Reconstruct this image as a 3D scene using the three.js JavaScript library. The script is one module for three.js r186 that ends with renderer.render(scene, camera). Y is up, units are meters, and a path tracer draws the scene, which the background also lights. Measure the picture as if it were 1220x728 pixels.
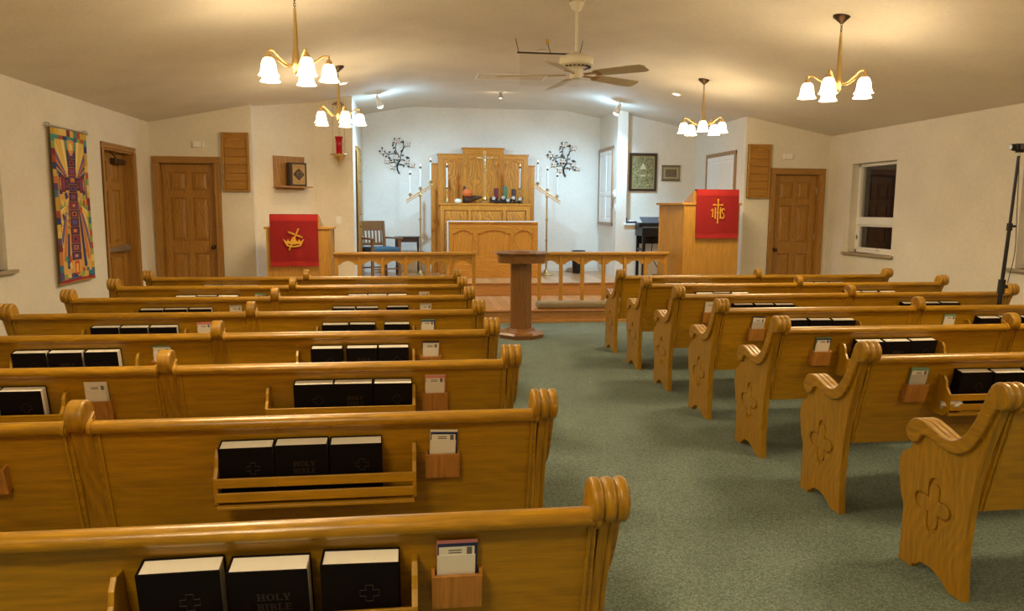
import * as THREE from 'three';
import { RoundedBoxGeometry } from 'three/addons/geometries/RoundedBoxGeometry.js';
import { mergeGeometries } from 'three/addons/utils/BufferGeometryUtils.js';
import { FontLoader } from 'three/addons/loaders/FontLoader.js';
import { TextGeometry } from 'three/addons/geometries/TextGeometry.js';

// ---------------------------------------------------------------- camera, sky, exposure
const scene = new THREE.Scene();
scene.background = new THREE.Color(0.0015, 0.0015, 0.002);          // night outside
const camera = new THREE.PerspectiveCamera(44.11, 1220 / 728, 0.05, 60);
camera.position.set(0, 1.539, 0);
camera.rotation.order = 'YXZ';
camera.rotation.set(-0.12693, -0.13016, 0.00642);
scene.add(camera);
const renderer = new THREE.WebGLRenderer();
renderer.toneMapping = THREE.LinearToneMapping;
renderer.toneMappingExposure = 1.6;
renderer.shadowMap.enabled = true;
const WARM = new THREE.Color(1.0, 0.785, 0.485), COOL = new THREE.Color(0.37, 0.68, 1.0);
const BULB = 0.22, DOWN = 3.9, SPOT = 7.4;                                     // candela-like strengths of a chandelier bulb and of a chancel spot

// ---------------------------------------------------------------- helpers
let seed = 7;
const rnd = () => { seed = (seed * 1664525 + 1013904223) >>> 0; return seed / 4294967296; };
const V = (x, y, z) => new THREE.Vector3(x, y, z);
const used = {};
const numbered = (n) => { const k = used[n] = (used[n] ?? -1) + 1; return k ? n + '_' + String(k).padStart(3, '0') : n; };
function hash(x, y, s) { let h = (x * 374761393 + y * 668265263 + s * 1274126177) | 0; h = Math.imul(h ^ (h >>> 13), 1274126177); return ((h ^ (h >>> 16)) >>> 0) / 4294967296; }
function vnoise(x, y, px, py, s) {                                 // value noise that repeats every px, py cells
  const xi = Math.floor(x), yi = Math.floor(y), fx = x - xi, fy = y - yi, sx = fx * fx * (3 - 2 * fx), sy = fy * fy * (3 - 2 * fy);
  const m = (a, p) => ((a % p) + p) % p;
  const a = hash(m(xi, px), m(yi, py), s), b = hash(m(xi + 1, px), m(yi, py), s), c = hash(m(xi, px), m(yi + 1, py), s), d = hash(m(xi + 1, px), m(yi + 1, py), s);
  return (a + (b - a) * sx) * (1 - sy) + (c + (d - c) * sx) * sy;
}
function tex(w, h, f, colour = true) {
  const d = new Uint8Array(w * h * 4);
  for (let y = 0; y < h; y++) for (let x = 0; x < w; x++) {
    const c = f(x / w, y / h), i = (y * w + x) * 4;
    for (let k = 0; k < 3; k++) d[i + k] = Math.max(0, Math.min(255, Math.round(255 * (c.length ? c[k] : c))));
    d[i + 3] = 255;
  }
  const t = new THREE.DataTexture(d, w, h, THREE.RGBAFormat);
  t.wrapS = t.wrapT = THREE.RepeatWrapping; t.magFilter = THREE.LinearFilter; t.minFilter = THREE.LinearMipmapLinearFilter; t.generateMipmaps = true;
  if (colour) t.colorSpace = THREE.SRGBColorSpace;
  t.needsUpdate = true; return t;
}
const rep = (t, a, b) => { const c = t.clone(); c.repeat.set(1 / a, 1 / b); c.needsUpdate = true; return c; };
// oak: grain runs along u, one tile is 1.3 m by 0.6 m
const grain = (u, v, s) => {
  const warp = vnoise(u * 4, v * 4, 4, 4, s) * 3.2 + vnoise(u * 9, v * 9, 9, 9, s + 1) * 0.9;
  const ring = Math.abs(((v * 11 + warp) % 1) - 0.5) * 2;
  const fine = vnoise(u * 26, v * 220, 26, 220, s + 2), mid = vnoise(u * 7, v * 60, 7, 60, s + 3);
  return { ring, fine, mid };
};
const oakMap = tex(1024, 512, (u, v) => { const g = grain(u, v, 3), k = 0.86 + 0.05 * g.ring + 0.10 * (g.fine - 0.5) + 0.12 * (g.mid - 0.5); return [k + 0.02, k, k - 0.03]; });
const oakBump = tex(512, 512, (u, v) => { const g = grain(u, v, 3); return 0.5 + 0.5 * (g.fine - 0.5) + 0.15 * g.ring; }, false);
const strongMap = tex(1024, 512, (u, v) => { const g = grain(u, v, 41), k = 0.82 + 0.09 * Math.pow(g.ring, 1.5) + 0.13 * (g.fine - 0.5) + 0.10 * (g.mid - 0.5); return [k + 0.03, k, k - 0.04]; });
const figureMap = tex(1024, 512, (u, v) => { const g = grain(u, v, 67), k = 0.74 + 0.2 * Math.pow(g.ring, 1.3) + 0.14 * (g.fine - 0.5) + 0.1 * (g.mid - 0.5); return [k + 0.04, k, k - 0.05]; });
const carpetMap = tex(1024, 1024, (u, v) => {
  const a = vnoise(u * 300, v * 300, 300, 300, 5), b = vnoise(u * 150, v * 150, 150, 150, 9), c = vnoise(u * 6, v * 6, 6, 6, 2);
  const k = 0.80 + 0.3 * (a - 0.5) + 0.22 * (b - 0.5) + 0.06 * (c - 0.5); return [k, k + 0.01, k - 0.01];
});
const carpetBump = tex(512, 512, (u, v) => 0.5 * vnoise(u * 256, v * 256, 256, 256, 5) + 0.5 * vnoise(u * 128, v * 128, 128, 128, 6), false);
const plasterBump = tex(512, 512, (u, v) => 0.45 * vnoise(u * 60, v * 60, 60, 60, 15) + 0.35 * vnoise(u * 140, v * 140, 140, 140, 16) + 0.2 * vnoise(u * 9, v * 9, 9, 9, 17), false);
const plasterMap = tex(512, 512, (u, v) => { const k = 0.955 + 0.04 * (vnoise(u * 7, v * 7, 7, 7, 25) - 0.5) + 0.025 * (vnoise(u * 90, v * 90, 90, 90, 26) - 0.5); return [k, k, k - 0.006]; });
const weaveBump = tex(256, 256, (u, v) => 0.5 + 0.25 * Math.sin(u * Math.PI * 2 * 48) + 0.25 * Math.sin(v * Math.PI * 2 * 48), false);

const std = (o) => new THREE.MeshStandardMaterial({ side: THREE.DoubleSide, ...o });
const phys = (o) => new THREE.MeshPhysicalMaterial({ side: THREE.DoubleSide, ...o });
const oakT = rep(oakMap, 1.3, 0.6), oakB = rep(oakBump, 1.3, 0.6), strongT = rep(strongMap, 1.0, 0.5), figureT = rep(figureMap, 0.9, 0.7);
const wood = (c, rough = 0.42, map = oakT, coat = 0.35) => phys({ color: c, map, bumpMap: oakB, bumpScale: 0.0006, roughness: rough, clearcoat: coat, clearcoatRoughness: 0.3 });
const M = {
  pew: wood('#ba8d0b'), pewEnd: wood('#ba8d0b', 0.4, strongT), pewRail: wood('#ba8d0b', 0.3, strongT),
  pocket: wood('#c08638', 0.5), altar: wood('#dc9026', 0.42, strongT), altarPanel: wood('#dc9026', 0.45, figureT), door: wood('#b98630', 0.45, strongT), doorPanel: wood('#b98630', 0.45, strongT),
  casing: wood('#b58436', 0.45), paleCasing: wood('#b08a5e', 0.5), font: wood('#91642a', 0.4, strongT), lectern: wood('#c8963e', 0.45), rail: wood('#cc9630', 0.42), board: wood('#b8842a', 0.45), boardFrame: wood('#b8842a', 0.45),
  plank: [wood('#cf9a66', 0.3), wood('#c28d58', 0.3), wood('#d8a674', 0.32)], riser: wood('#cf9650', 0.4), nosing: wood('#b57a3e', 0.38), chair: wood('#86592c', 0.45), dark: wood('#3a2016', 0.4),
  shelf: wood('#b98a48', 0.45, strongT),
  wall: std({ color: '#efe6d5', map: rep(plasterMap, 2.4, 2.4), bumpMap: rep(plasterBump, 1.2, 1.2), bumpScale: 0.0012, roughness: 0.75 }),
  chancel: std({ color: '#efe6d5', map: rep(plasterMap, 2.4, 2.4), bumpMap: rep(plasterBump, 1.2, 1.2), bumpScale: 0.0012, roughness: 0.6 }),
  ceiling: std({ color: '#efe6d5', map: rep(plasterMap, 2.4, 2.4), bumpMap: rep(plasterBump, 0.6, 0.6), bumpScale: 0.0018, roughness: 0.8 }),
  carpet: std({ color: '#899a90', map: rep(carpetMap, 1.1, 1.1), bumpMap: rep(carpetBump, 0.5, 0.5), bumpScale: 0.004, roughness: 0.95 }),
  white: std({ color: '#efece4', roughness: 0.5 }), whiteGloss: std({ color: '#f2efe8', roughness: 0.3 }), fanWhite: std({ color: '#e9e2cf', roughness: 0.4 }), blade: std({ color: '#cfc6ae', roughness: 0.5 }),
  brass: std({ color: '#d2b478', metalness: 1, roughness: 0.32 }), bronze: std({ color: '#5a4632', metalness: 0.9, roughness: 0.35 }), antique: std({ color: '#b08d57', metalness: 0.9, roughness: 0.35 }),
  steel: std({ color: '#b9b5ac', metalness: 0.9, roughness: 0.35 }), black: std({ color: '#0c0b0b', roughness: 0.4 }), blackMatt: std({ color: '#141313', roughness: 0.7 }), grey: std({ color: '#55565a', roughness: 0.5 }),
  bookCover: phys({ color: '#0b0506', roughness: 0.7, specularIntensity: 0.35, bumpMap: rep(plasterBump, 0.1, 0.1), bumpScale: 0.0004 }), emboss: std({ color: '#2c2320', roughness: 0.45 }), pages: std({ color: '#fdf8ea', roughness: 0.7 }),
  red: std({ color: '#8c090d', roughness: 0.85, bumpMap: rep(weaveBump, 0.12, 0.12), bumpScale: 0.0006 }), redTrim: std({ color: '#a81d1a', roughness: 0.8 }), gold: std({ color: '#e2ae3c', roughness: 0.45, metalness: 0.25 }),
  candle: std({ color: '#dddcd8', roughness: 0.5 }), cushion: std({ color: '#8f7f62', roughness: 0.9, bumpMap: rep(weaveBump, 0.1, 0.1), bumpScale: 0.0005 }), blueSeat: std({ color: '#3d5563', roughness: 0.85 }),
  cloth: std({ color: '#f3f1ec', roughness: 0.85 }), stone: std({ color: '#a8997f', roughness: 0.55, map: rep(plasterMap, 0.5, 0.5) }), vinyl: std({ color: '#f0ede6', roughness: 0.35 }),
  glass: phys({ color: '#ffffff', transmission: 1, thickness: 0, roughness: 0.02, ior: 1.5 }), night: std({ color: '#040404', roughness: 0.9 }),
  ruby: phys({ color: '#c8081c', transmission: 0.6, thickness: 0, roughness: 0.15, emissive: '#700010', emissiveIntensity: 0.35 }),
  branch: std({ color: '#1d1a1c', metalness: 0.6, roughness: 0.4 }), leaf: std({ color: '#241f22', metalness: 0.5, roughness: 0.4 }), petal: std({ color: '#cdb9a4', metalness: 0.4, roughness: 0.4 }),
  flame: std({ color: '#ffffff', emissive: '#ffd9a0', emissiveIntensity: 2.2, roughness: 1 }),
};
function paper(c, r = 0.8) { return std({ color: c, roughness: r }); }

function uvBox(g, axis) {                                          // uv in metres, u along the grain
  g.computeBoundingBox(); const b = g.boundingBox, s = [b.max.x - b.min.x, b.max.y - b.min.y, b.max.z - b.min.z];
  const ga = axis ?? s.indexOf(Math.max(...s)), p = g.attributes.position, uv = new Float32Array(p.count * 2), o = Math.abs(Math.sin(s[0] * 12.9 + s[1] * 78.2 + s[2] * 37.7 + b.min.x * 3.1)) * 3;
  const a = V(), c = V(), d = V(), n = V();
  for (let i = 0; i < p.count; i += 3) {
    a.fromBufferAttribute(p, i); c.fromBufferAttribute(p, i + 1); d.fromBufferAttribute(p, i + 2);
    n.copy(c).sub(a).cross(d.clone().sub(a)); const q = [Math.abs(n.x), Math.abs(n.y), Math.abs(n.z)]; let m = q.indexOf(Math.max(...q));
    let U, W; if (m === ga) { U = (m + 1) % 3; W = (m + 2) % 3; } else { U = ga; W = 3 - ga - m; }
    for (let k = 0; k < 3; k++) { uv[(i + k) * 2] = p.getComponent(i + k, U) + o; uv[(i + k) * 2 + 1] = p.getComponent(i + k, W) + o * 0.37; }
  }
  g.setAttribute('uv', new THREE.BufferAttribute(uv, 2)); return g;
}
function clean(list) {
  const out = (Array.isArray(list) ? list : [list]).map((g) => { const q = g.index ? g.toNonIndexed() : g.clone(); for (const k of Object.keys(q.attributes)) if (k !== 'position' && k !== 'normal') q.deleteAttribute(k); if (!q.attributes.normal) q.computeVertexNormals(); return q; });
  return out.length > 1 ? mergeGeometries(out) : out[0];
}
function mesh(parent, name, geos, mat, axis, keepUV) {
  const g = keepUV ? geos : uvBox(clean(geos), axis), m = new THREE.Mesh(g, mat);
  m.name = parent === scene ? numbered(name) : name; m.castShadow = m.receiveShadow = true; parent.add(m); return m;
}
function sub(parent, name) { const g = new THREE.Group(); g.name = name; parent.add(g); return g; }
function tag(o, label, category, group, kind) { o.userData = { label, category }; if (group) o.userData.group = group; if (kind) o.userData.kind = kind; return o; }
function thing(name, label, category, pos = [0, 0, 0], turn = 0, group) { const g = new THREE.Group(); g.name = numbered(name); g.position.set(...pos); g.rotation.y = turn; scene.add(g); return tag(g, label, category, group); }
function copyOf(o, pos, label, turn) { const c = o.clone(); c.name = numbered(o.name.replace(/_\d{3}$/, '')); c.userData = { ...o.userData }; if (label) c.userData.label = label; c.position.set(...pos); if (turn !== undefined) c.rotation.y = turn; scene.add(c); return c; }
function struct(name, geos, mat, label, category, parent = scene, axis) { const m = mesh(parent, name, geos, mat, axis); if (parent === scene) tag(m, label, category, null, 'structure'); return m; }
function sgroup(name, label, category, pos = [0, 0, 0], turn = 0) { const g = thing(name, label, category, pos, turn); g.userData.kind = 'structure'; return g; }
const bx = (w, h, d, x = 0, y = 0, z = 0, r = 0) => { const g = r ? new RoundedBoxGeometry(w, h, d, 1, Math.min(r, w / 2.01, h / 2.01, d / 2.01)) : new THREE.BoxGeometry(w, h, d); return g.translate(x, y, z); };
const b2 = (x0, x1, y0, y1, z0, z1, r = 0) => bx(Math.abs(x1 - x0), Math.abs(y1 - y0), Math.abs(z1 - z0), (x0 + x1) / 2, (y0 + y1) / 2, (z0 + z1) / 2, r);
const cyl = (r0, r1, h, x = 0, y = 0, z = 0, n = 20) => new THREE.CylinderGeometry(r1, r0, h, n).translate(x, y, z);      // r0 at the bottom
const ball = (r, x = 0, y = 0, z = 0, sx = 1, sy = 1, sz = 1, n = 16) => new THREE.SphereGeometry(r, n, Math.max(6, n / 2 | 0)).scale(sx, sy, sz).translate(x, y, z);
const lathe = (pts, x = 0, y = 0, z = 0, n = 24) => new THREE.LatheGeometry(pts.map((p) => new THREE.Vector2(...p)), n).translate(x, y, z);
const tube = (pts, r, n = 24, k = 8, closed = false) => new THREE.TubeGeometry(new THREE.CatmullRomCurve3(pts.map((p) => V(...p)), closed), n, r, k, closed);
function bar(a, b, r, n = 8, r2 = r) { const A = V(...a), B = V(...b), d = B.clone().sub(A), g = new THREE.CylinderGeometry(r2, r, d.length(), n); g.applyQuaternion(new THREE.Quaternion().setFromUnitVectors(V(0, 1, 0), d.clone().normalize())); return g.translate((A.x + B.x) / 2, (A.y + B.y) / 2, (A.z + B.z) / 2); }
function plank(a, b, w, t) { const A = V(...a), B = V(...b), d = B.clone().sub(A), g = new RoundedBoxGeometry(w, d.length(), t, 1, Math.min(w, t) * 0.15); g.applyQuaternion(new THREE.Quaternion().setFromUnitVectors(V(0, 1, 0), d.clone().normalize())); return g.translate((A.x + B.x) / 2, (A.y + B.y) / 2, (A.z + B.z) / 2); }
const shapeOf = (pts) => { const s = new THREE.Shape(); pts.forEach(([x, y], i) => (i ? s.lineTo(x, y) : s.moveTo(x, y))); s.closePath(); return s; };
const hole = (s, pts) => { const h = new THREE.Path(); pts.forEach(([x, y], i) => (i ? h.lineTo(x, y) : h.moveTo(x, y))); h.closePath(); s.holes.push(h); return s; };
const ext = (s, depth, bevel = 0, curve = 12) => new THREE.ExtrudeGeometry(s, { depth, bevelEnabled: bevel > 0, bevelSize: bevel, bevelThickness: bevel, bevelOffset: -bevel, bevelSegments: 2, curveSegments: curve });
const rect = (x0, x1, y0, y1) => [[x0, y0], [x1, y0], [x1, y1], [x0, y1]];
const sideways = (g) => g.rotateY(-Math.PI / 2);                   // a shape drawn in (z, y) and extruded: shape x becomes world z, depth runs along -x

// ---------------------------------------------------------------- the room
const XL = -3.55, XR = 6.33, ZD = -11.0, ZC = -14.05, ZB = 2.6, TOP = 3.36, EAVE = 2.68, CX = 1.375, FLAT = 1.43;
const FIL = 0.18, ceilAt = (x) => { const d = Math.abs(x - CX) - FLAT; return TOP - 0.195 * (d < -FIL ? 0 : d > FIL ? d : (d + FIL) ** 2 / (4 * FIL)); };   // flat middle eased into the slopes
struct('floor', b2(XL - 0.2, XR + 0.2, -0.12, 0, ZD - 0.2, ZB + 0.2), M.carpet, 'grey green speckled carpet covering the nave floor', 'floor');
{
  const e = 0.9, ease = Array.from({ length: 17 }, (_, i) => -FIL + i * FIL / 8), prof = [[XL - 0.3, ceilAt(XL - 0.3)], ...ease.map((d) => CX - FLAT + d), ...ease.map((d) => CX + FLAT + d), [XR + 0.3, ceilAt(XR + 0.3)], [XR + 0.3, TOP + e], [XL - 0.3, TOP + e]].map((p) => (p.length ? p : [p, ceilAt(p)]));
  struct('ceiling', ext(shapeOf(prof), ZB - ZC + 0.5).translate(0, 0, ZC - 0.25), M.ceiling, 'beige plaster ceiling, flat along the middle and sloping to both side walls', 'ceiling', scene, 2);
}
const WT = 3.5;                                                    // walls run on behind the ceiling
// side walls: shape drawn in (z, y)
const winL = [-7.16, -6.1, 0.98, 2.2], winR = [-10.38, -9.36, 0.95, 2.22], winR2 = [-7.24, -6.2, 0.95, 2.22], doorSide = [-10.34, -9.4, 0, 2.22];
{
  const s = shapeOf(rect(ZD - 0.2, ZB + 0.2, -0.1, WT)); hole(s, rect(...winL)); hole(s, rect(...doorSide));
  struct('wall_left', sideways(ext(s, 0.22)).translate(XL, 0, 0), M.wall, 'cream side wall with the patchwork banner and the push bar door', 'wall', scene, 0);
  const t = shapeOf(rect(ZD - 0.2, ZB + 0.2, -0.1, WT)); hole(t, rect(...winR)); hole(t, rect(...winR2));
  struct('wall_right', sideways(ext(t, 0.22)).translate(XR + 0.22, 0, 0), M.wall, 'cream side wall with the dark night windows', 'wall', scene, 0);
  struct('wall_back', b2(XL - 0.2, XR + 0.2, -0.1, WT, ZB, ZB + 0.2), M.wall, 'plain cream wall at the rear of the nave behind the pews', 'wall');
}
const doorL = [-3.445, -2.715, 0, 2.145], doorR = [5.465, 6.185, 0, 2.1];
const frontWall = (x0, x1, d) => { const [a, b, , h] = d; return ext(shapeOf([[x0, -0.1], [a, -0.1], [a, h], [b, h], [b, -0.1], [x1, -0.1], [x1, WT], [x0, WT]]), 0.14).translate(0, 0, ZD - 0.14); };
struct('wall_lectern_front', frontWall(XL - 0.1, -2.2, doorL), M.wall, 'cream front wall with a panelled door and hymn board on the lectern side', 'wall');
{
  const a = [-2.2, ZD - 0.14], b = [-1.465, -11.74], s = shapeOf([[a[0], -a[1]], [b[0], -b[1]], [-0.89, -b[1]], [-0.89, -ZC + 0.2], [-1.05, -ZC + 0.2], [-1.05, -b[1] + 0.16], [b[0] - 0.1, -b[1] + 0.16], [a[0] - 0.1, -a[1] + 0.12]]);
  struct('wall_lectern_angle', ext(s, WT + 0.1).rotateX(-Math.PI / 2).translate(0, -0.1, 0), M.wall, 'cream canted wall behind the lectern with the book shelf and sanctuary lamp', 'wall', scene, 1);
}
struct('wall_chancel', b2(-1.05, 3.66, -0.1, WT, ZC - 0.2, ZC), M.chancel, 'pale chancel wall behind the altar with two metal trees', 'wall');
struct('wall_chancel_side', b2(3.48, 3.66, -0.1, WT, ZC - 0.1, -12.8), M.chancel, 'narrow pale wall between the altar and the piano alcove', 'wall');
struct('wall_alcove', [b2(3.6, 5.1, -0.1, WT, -13.25, -13.05), b2(3.66, 5.1, -0.1, 1.29, -13.06, -12.8)], M.chancel, 'pale alcove wall with a waist high ledge and framed pictures', 'wall');
struct('trim_1', b2(3.62, 4.97, 1.275, 1.31, -13.05, -12.77, 0.004), M.whiteGloss, 'white painted ledge behind the electric organ', 'ledge');
{
  const s = shapeOf(rect(-13.2, ZD - 0.14, -0.1, WT));
  struct('wall_pulpit_side', sideways(ext(s, 0.12)).translate(5.09, 0, 0), M.chancel, 'pale return wall beside the pulpit with a shuttered window', 'wall', scene, 0);
}
struct('wall_pulpit_front', frontWall(4.97, XR + 0.1, doorR), M.wall, 'cream front wall with a panelled door and hymn board on the pulpit side', 'wall');
// platform: two steps, risers and single floor boards
const Y1 = 0.17, Y2 = 0.375, Z1 = -10.1, Z2 = -11.85;
{
  const p = sgroup('floor_platform', 'orange brown board platform with two steps up to the altar', 'platform', [1.4, 0, -10.1]);
  const L = (g) => g.translate(-1.4, 0, 10.1);
  mesh(p, 'platform_core', [L(b2(-2.18, 4.96, 0, Y1 - 0.02, -11.0, Z1 - 0.02)), L(b2(-1.46, 4.96, 0, Y1 - 0.02, Z2 - 0.05, -11.0)), L(b2(-1.0, 4.96, 0, Y2 - 0.02, ZC, Z2 - 0.02))], M.riser);
  mesh(p, 'riser_board', L(b2(-2.19, 4.965, 0.035, Y1 - 0.025, Z1 - 0.02, Z1, 0.003)), M.riser, 0);
  mesh(p, 'base_moulding', L(b2(-2.19, 4.965, 0, 0.035, Z1 - 0.02, Z1 + 0.012, 0.004)), wood('#d89a50', 0.4), 0);
  mesh(p, 'nosing', L(b2(-2.19, 4.965, Y1 - 0.025, Y1 + 0.001, Z1 - 0.06, Z1 + 0.022, 0.008)), M.nosing, 0);
  mesh(p, 'riser_board', L(b2(-1.3, 4.96, Y1, Y2 - 0.025, Z2 - 0.02, Z2, 0.003)), M.riser, 0);
  mesh(p, 'nosing', L(b2(-1.3, 4.96, Y2 - 0.025, Y2 + 0.001, Z2 - 0.06, Z2 + 0.022, 0.008)), M.nosing, 0);
  const W = 0.118, gA = b2(0, W - 0.002, 0, 0.02, 0, -(Z1 - 0.06 - Z2 - 0), 0.0015), gB = b2(0, W - 0.002, 0, 0.02, 0, -(Z2 - 0.06 - ZC), 0.0015), gC = b2(0, W - 0.002, 0, 0.02, 0, 0.84, 0.0015);
  const GA = uvBox(clean(gA), 2), GB = uvBox(clean(gB), 2), GC = uvBox(clean(gC), 2);
  for (let x = -2.18, i = 0; x < 4.85; x += W, i++) {
    const inner = x > -1.42, m = new THREE.Mesh(inner ? GA : GC, M.plank[(i * 7 + (i >> 1)) % 3]); m.name = 'plank'; m.position.set(x - 1.4, Y1 - 0.02, Z1 - 0.06 + 10.1); m.castShadow = m.receiveShadow = true; p.add(m);
  }
  for (let x = -0.88, i = 0; x < 4.85; x += W, i++) {
    if (x > 3.4 && x < 3.7) continue;
    const m = new THREE.Mesh(GB, M.plank[(i * 5 + (i >> 2)) % 3]); m.name = 'plank'; m.position.set(x - 1.4, Y2 - 0.02, Z2 - 0.06 + 10.1); m.castShadow = m.receiveShadow = true; p.add(m);
  }
}
struct('baseboard_chancel', b2(-0.88, 3.48, Y2, Y2 + 0.07, ZC, ZC + 0.014, 0.003), M.chancel, 'low pale skirting along the foot of the chancel wall', 'baseboard');

// ---------------------------------------------------------------- doors and windows
function raised(w, h, t = 0.012) { const b = Math.min(0.045, w * 0.28); const g = ext(shapeOf(rect(-w / 2 + b * 0.5, w / 2 - b * 0.5, -h / 2 + b * 0.5, h / 2 - b * 0.5)), 0.002, 0); const f = new THREE.CylinderGeometry(1, 1, 1, 4); f.dispose(); return [g, frustum(w, h, w - 2 * b, h - 2 * b, t)]; }
function frustum(w, h, w2, h2, t) {                                // raised field: big at the back, small in front
  const A = [[-w / 2, -h / 2, 0], [w / 2, -h / 2, 0], [w / 2, h / 2, 0], [-w / 2, h / 2, 0]], B = [[-w2 / 2, -h2 / 2, t], [w2 / 2, -h2 / 2, t], [w2 / 2, h2 / 2, t], [-w2 / 2, h2 / 2, t]], p = [];
  const q = (a, b, c, d) => p.push(...a, ...b, ...c, ...a, ...c, ...d);
  q(B[0], B[1], B[2], B[3]); for (let i = 0; i < 4; i++) { const j = (i + 1) % 4; q(A[i], A[j], B[j], B[i]); }
  const g = new THREE.BufferGeometry(); g.setAttribute('position', new THREE.Float32BufferAttribute(p, 3)); g.computeVertexNormals(); return g;
}
// six panel door: local x across, y up, face towards +z, origin at the middle of the foot
function sixPanel(root, w, h, mats = [M.door, M.doorPanel]) {
  const st = 0.115 * w / 0.8, mid = 0.1 * w / 0.8, pw = (w - 2 * st - mid) / 2, rows = [[0.24, 0.24 + 0.31 * h], [0.24 + 0.31 * h + 0.17, h - 0.46], [h - 0.36, h - 0.11]];
  const leaf = mesh(root, 'door_leaf', [b2(-w / 2, w / 2, 0, h, -0.045, -0.018), b2(-w / 2, -w / 2 + st, 0, h, -0.02, 0, 0.003), b2(w / 2 - st, w / 2, 0, h, -0.02, 0, 0.003), b2(-mid / 2, mid / 2, 0.1, h - 0.05, -0.02, -0.0005, 0.003),
    b2(-w / 2 + st, w / 2 - st, 0, rows[0][0], -0.02, -0.0003, 0.003), b2(-w / 2 + st, w / 2 - st, rows[0][1], rows[1][0], -0.02, -0.0003, 0.003), b2(-w / 2 + st, w / 2 - st, rows[1][1], rows[2][0], -0.02, -0.0003, 0.003), b2(-w / 2 + st, w / 2 - st, rows[2][1], h, -0.02, -0.0003, 0.003)], mats[0], 1);
  for (const [y0, y1] of rows) for (const s of [-1, 1]) { const x = s * (mid / 2 + pw / 2); mesh(leaf, 'raised_panel', frustum(pw - 0.012, y1 - y0 - 0.012, pw - 0.1, y1 - y0 - 0.1, 0.014).translate(x, (y0 + y1) / 2, -0.0175), mats[1], 1); }
  return leaf;
}
function casing(root, w, h, cw = 0.065, d = 0.02, m = M.casing) {
  for (const s of [-1, 1]) mesh(root, 'casing_side', [b2(s * w / 2, s * (w / 2 + cw), 0, h, 0, d, 0.006), b2(s * (w / 2 + cw * 0.55), s * (w / 2 + cw), 0, h, 0, d + 0.006, 0.004)], m, 1);
  mesh(root, 'casing_head', [b2(-w / 2 - cw, w / 2 + cw, h, h + cw, 0, d, 0.006), b2(-w / 2 - cw, w / 2 + cw, h + cw * 0.55, h + cw, 0, d + 0.006, 0.004)], m, 0);
}
function knob(root, x, y) { return mesh(root, 'door_knob', [cyl(0.028, 0.028, 0.012, 0, 0, 0).rotateX(Math.PI / 2).translate(x, y, 0.006), cyl(0.011, 0.011, 0.04).rotateX(Math.PI / 2).translate(x, y, 0.025), ball(0.028, x, y, 0.055, 1, 1, 0.8)], M.bronze); }
{
  const hang = (g, w, h, kx, ky) => {
    casing(g, w - 0.004, h - 0.002, 0.085, 0.022); mesh(g, 'jamb', [b2(-w / 2, -w / 2 + 0.012, 0, h, -0.13, 0.002), b2(w / 2 - 0.012, w / 2, 0, h, -0.13, 0.002), b2(-w / 2, w / 2, h - 0.012, h, -0.13, 0.002)], M.casing, 1);
    sixPanel(g, w - 0.03, h - 0.018).position.z = -0.055; knob(g, kx, ky).position.z = -0.055;
  };
  const d = sgroup('door_1', 'brown six panel door on the lectern side beside the hymn board', 'door', [-3.08, 0, ZD]); hang(d, 0.73, 2.145, 0.305, 0.985);
  const e = sgroup('door_2', 'brown six panel door on the pulpit side beside the dark window', 'door', [5.825, 0, ZD]); hang(e, 0.72, 2.1, -0.3, 0.945);
  for (const y of [0.4, 1.15, 1.85]) mesh(e, 'hinge', cyl(0.008, 0.008, 0.09, 0.343, y, -0.048, 8), M.steel);
  const f = sgroup('door_3', 'brown panelled exit door with a push bar set deep in the side wall', 'door', [XL, 0, -9.87], Math.PI / 2);
  casing(f, 0.94, 2.22); mesh(f, 'jamb', [b2(-0.47, -0.45, 0, 2.22, -0.2, 0.002), b2(0.45, 0.47, 0, 2.22, -0.2, 0.002), b2(-0.47, 0.47, 2.2, 2.22, -0.2, 0.002)], M.casing, 1);
  const leaf = sixPanel(f, 0.9, 2.2); leaf.position.z = -0.12;
  const pb = mesh(f, 'push_bar', [b2(-0.34, 0.34, 0.99, 1.05, -0.075, -0.03, 0.012), b2(-0.38, -0.26, 0.975, 1.065, -0.12, -0.06, 0.01), b2(0.26, 0.38, 0.975, 1.065, -0.12, -0.06, 0.01)], M.steel); pb.userData.label = 'steel push bar across the door';
  mesh(f, 'door_closer', [b2(0.05, 0.38, 2.06, 2.13, -0.12, -0.05, 0.008), bar([0.1, 2.14, -0.07], [-0.2, 2.19, -0.02], 0.008)], M.bronze);
}
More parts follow.
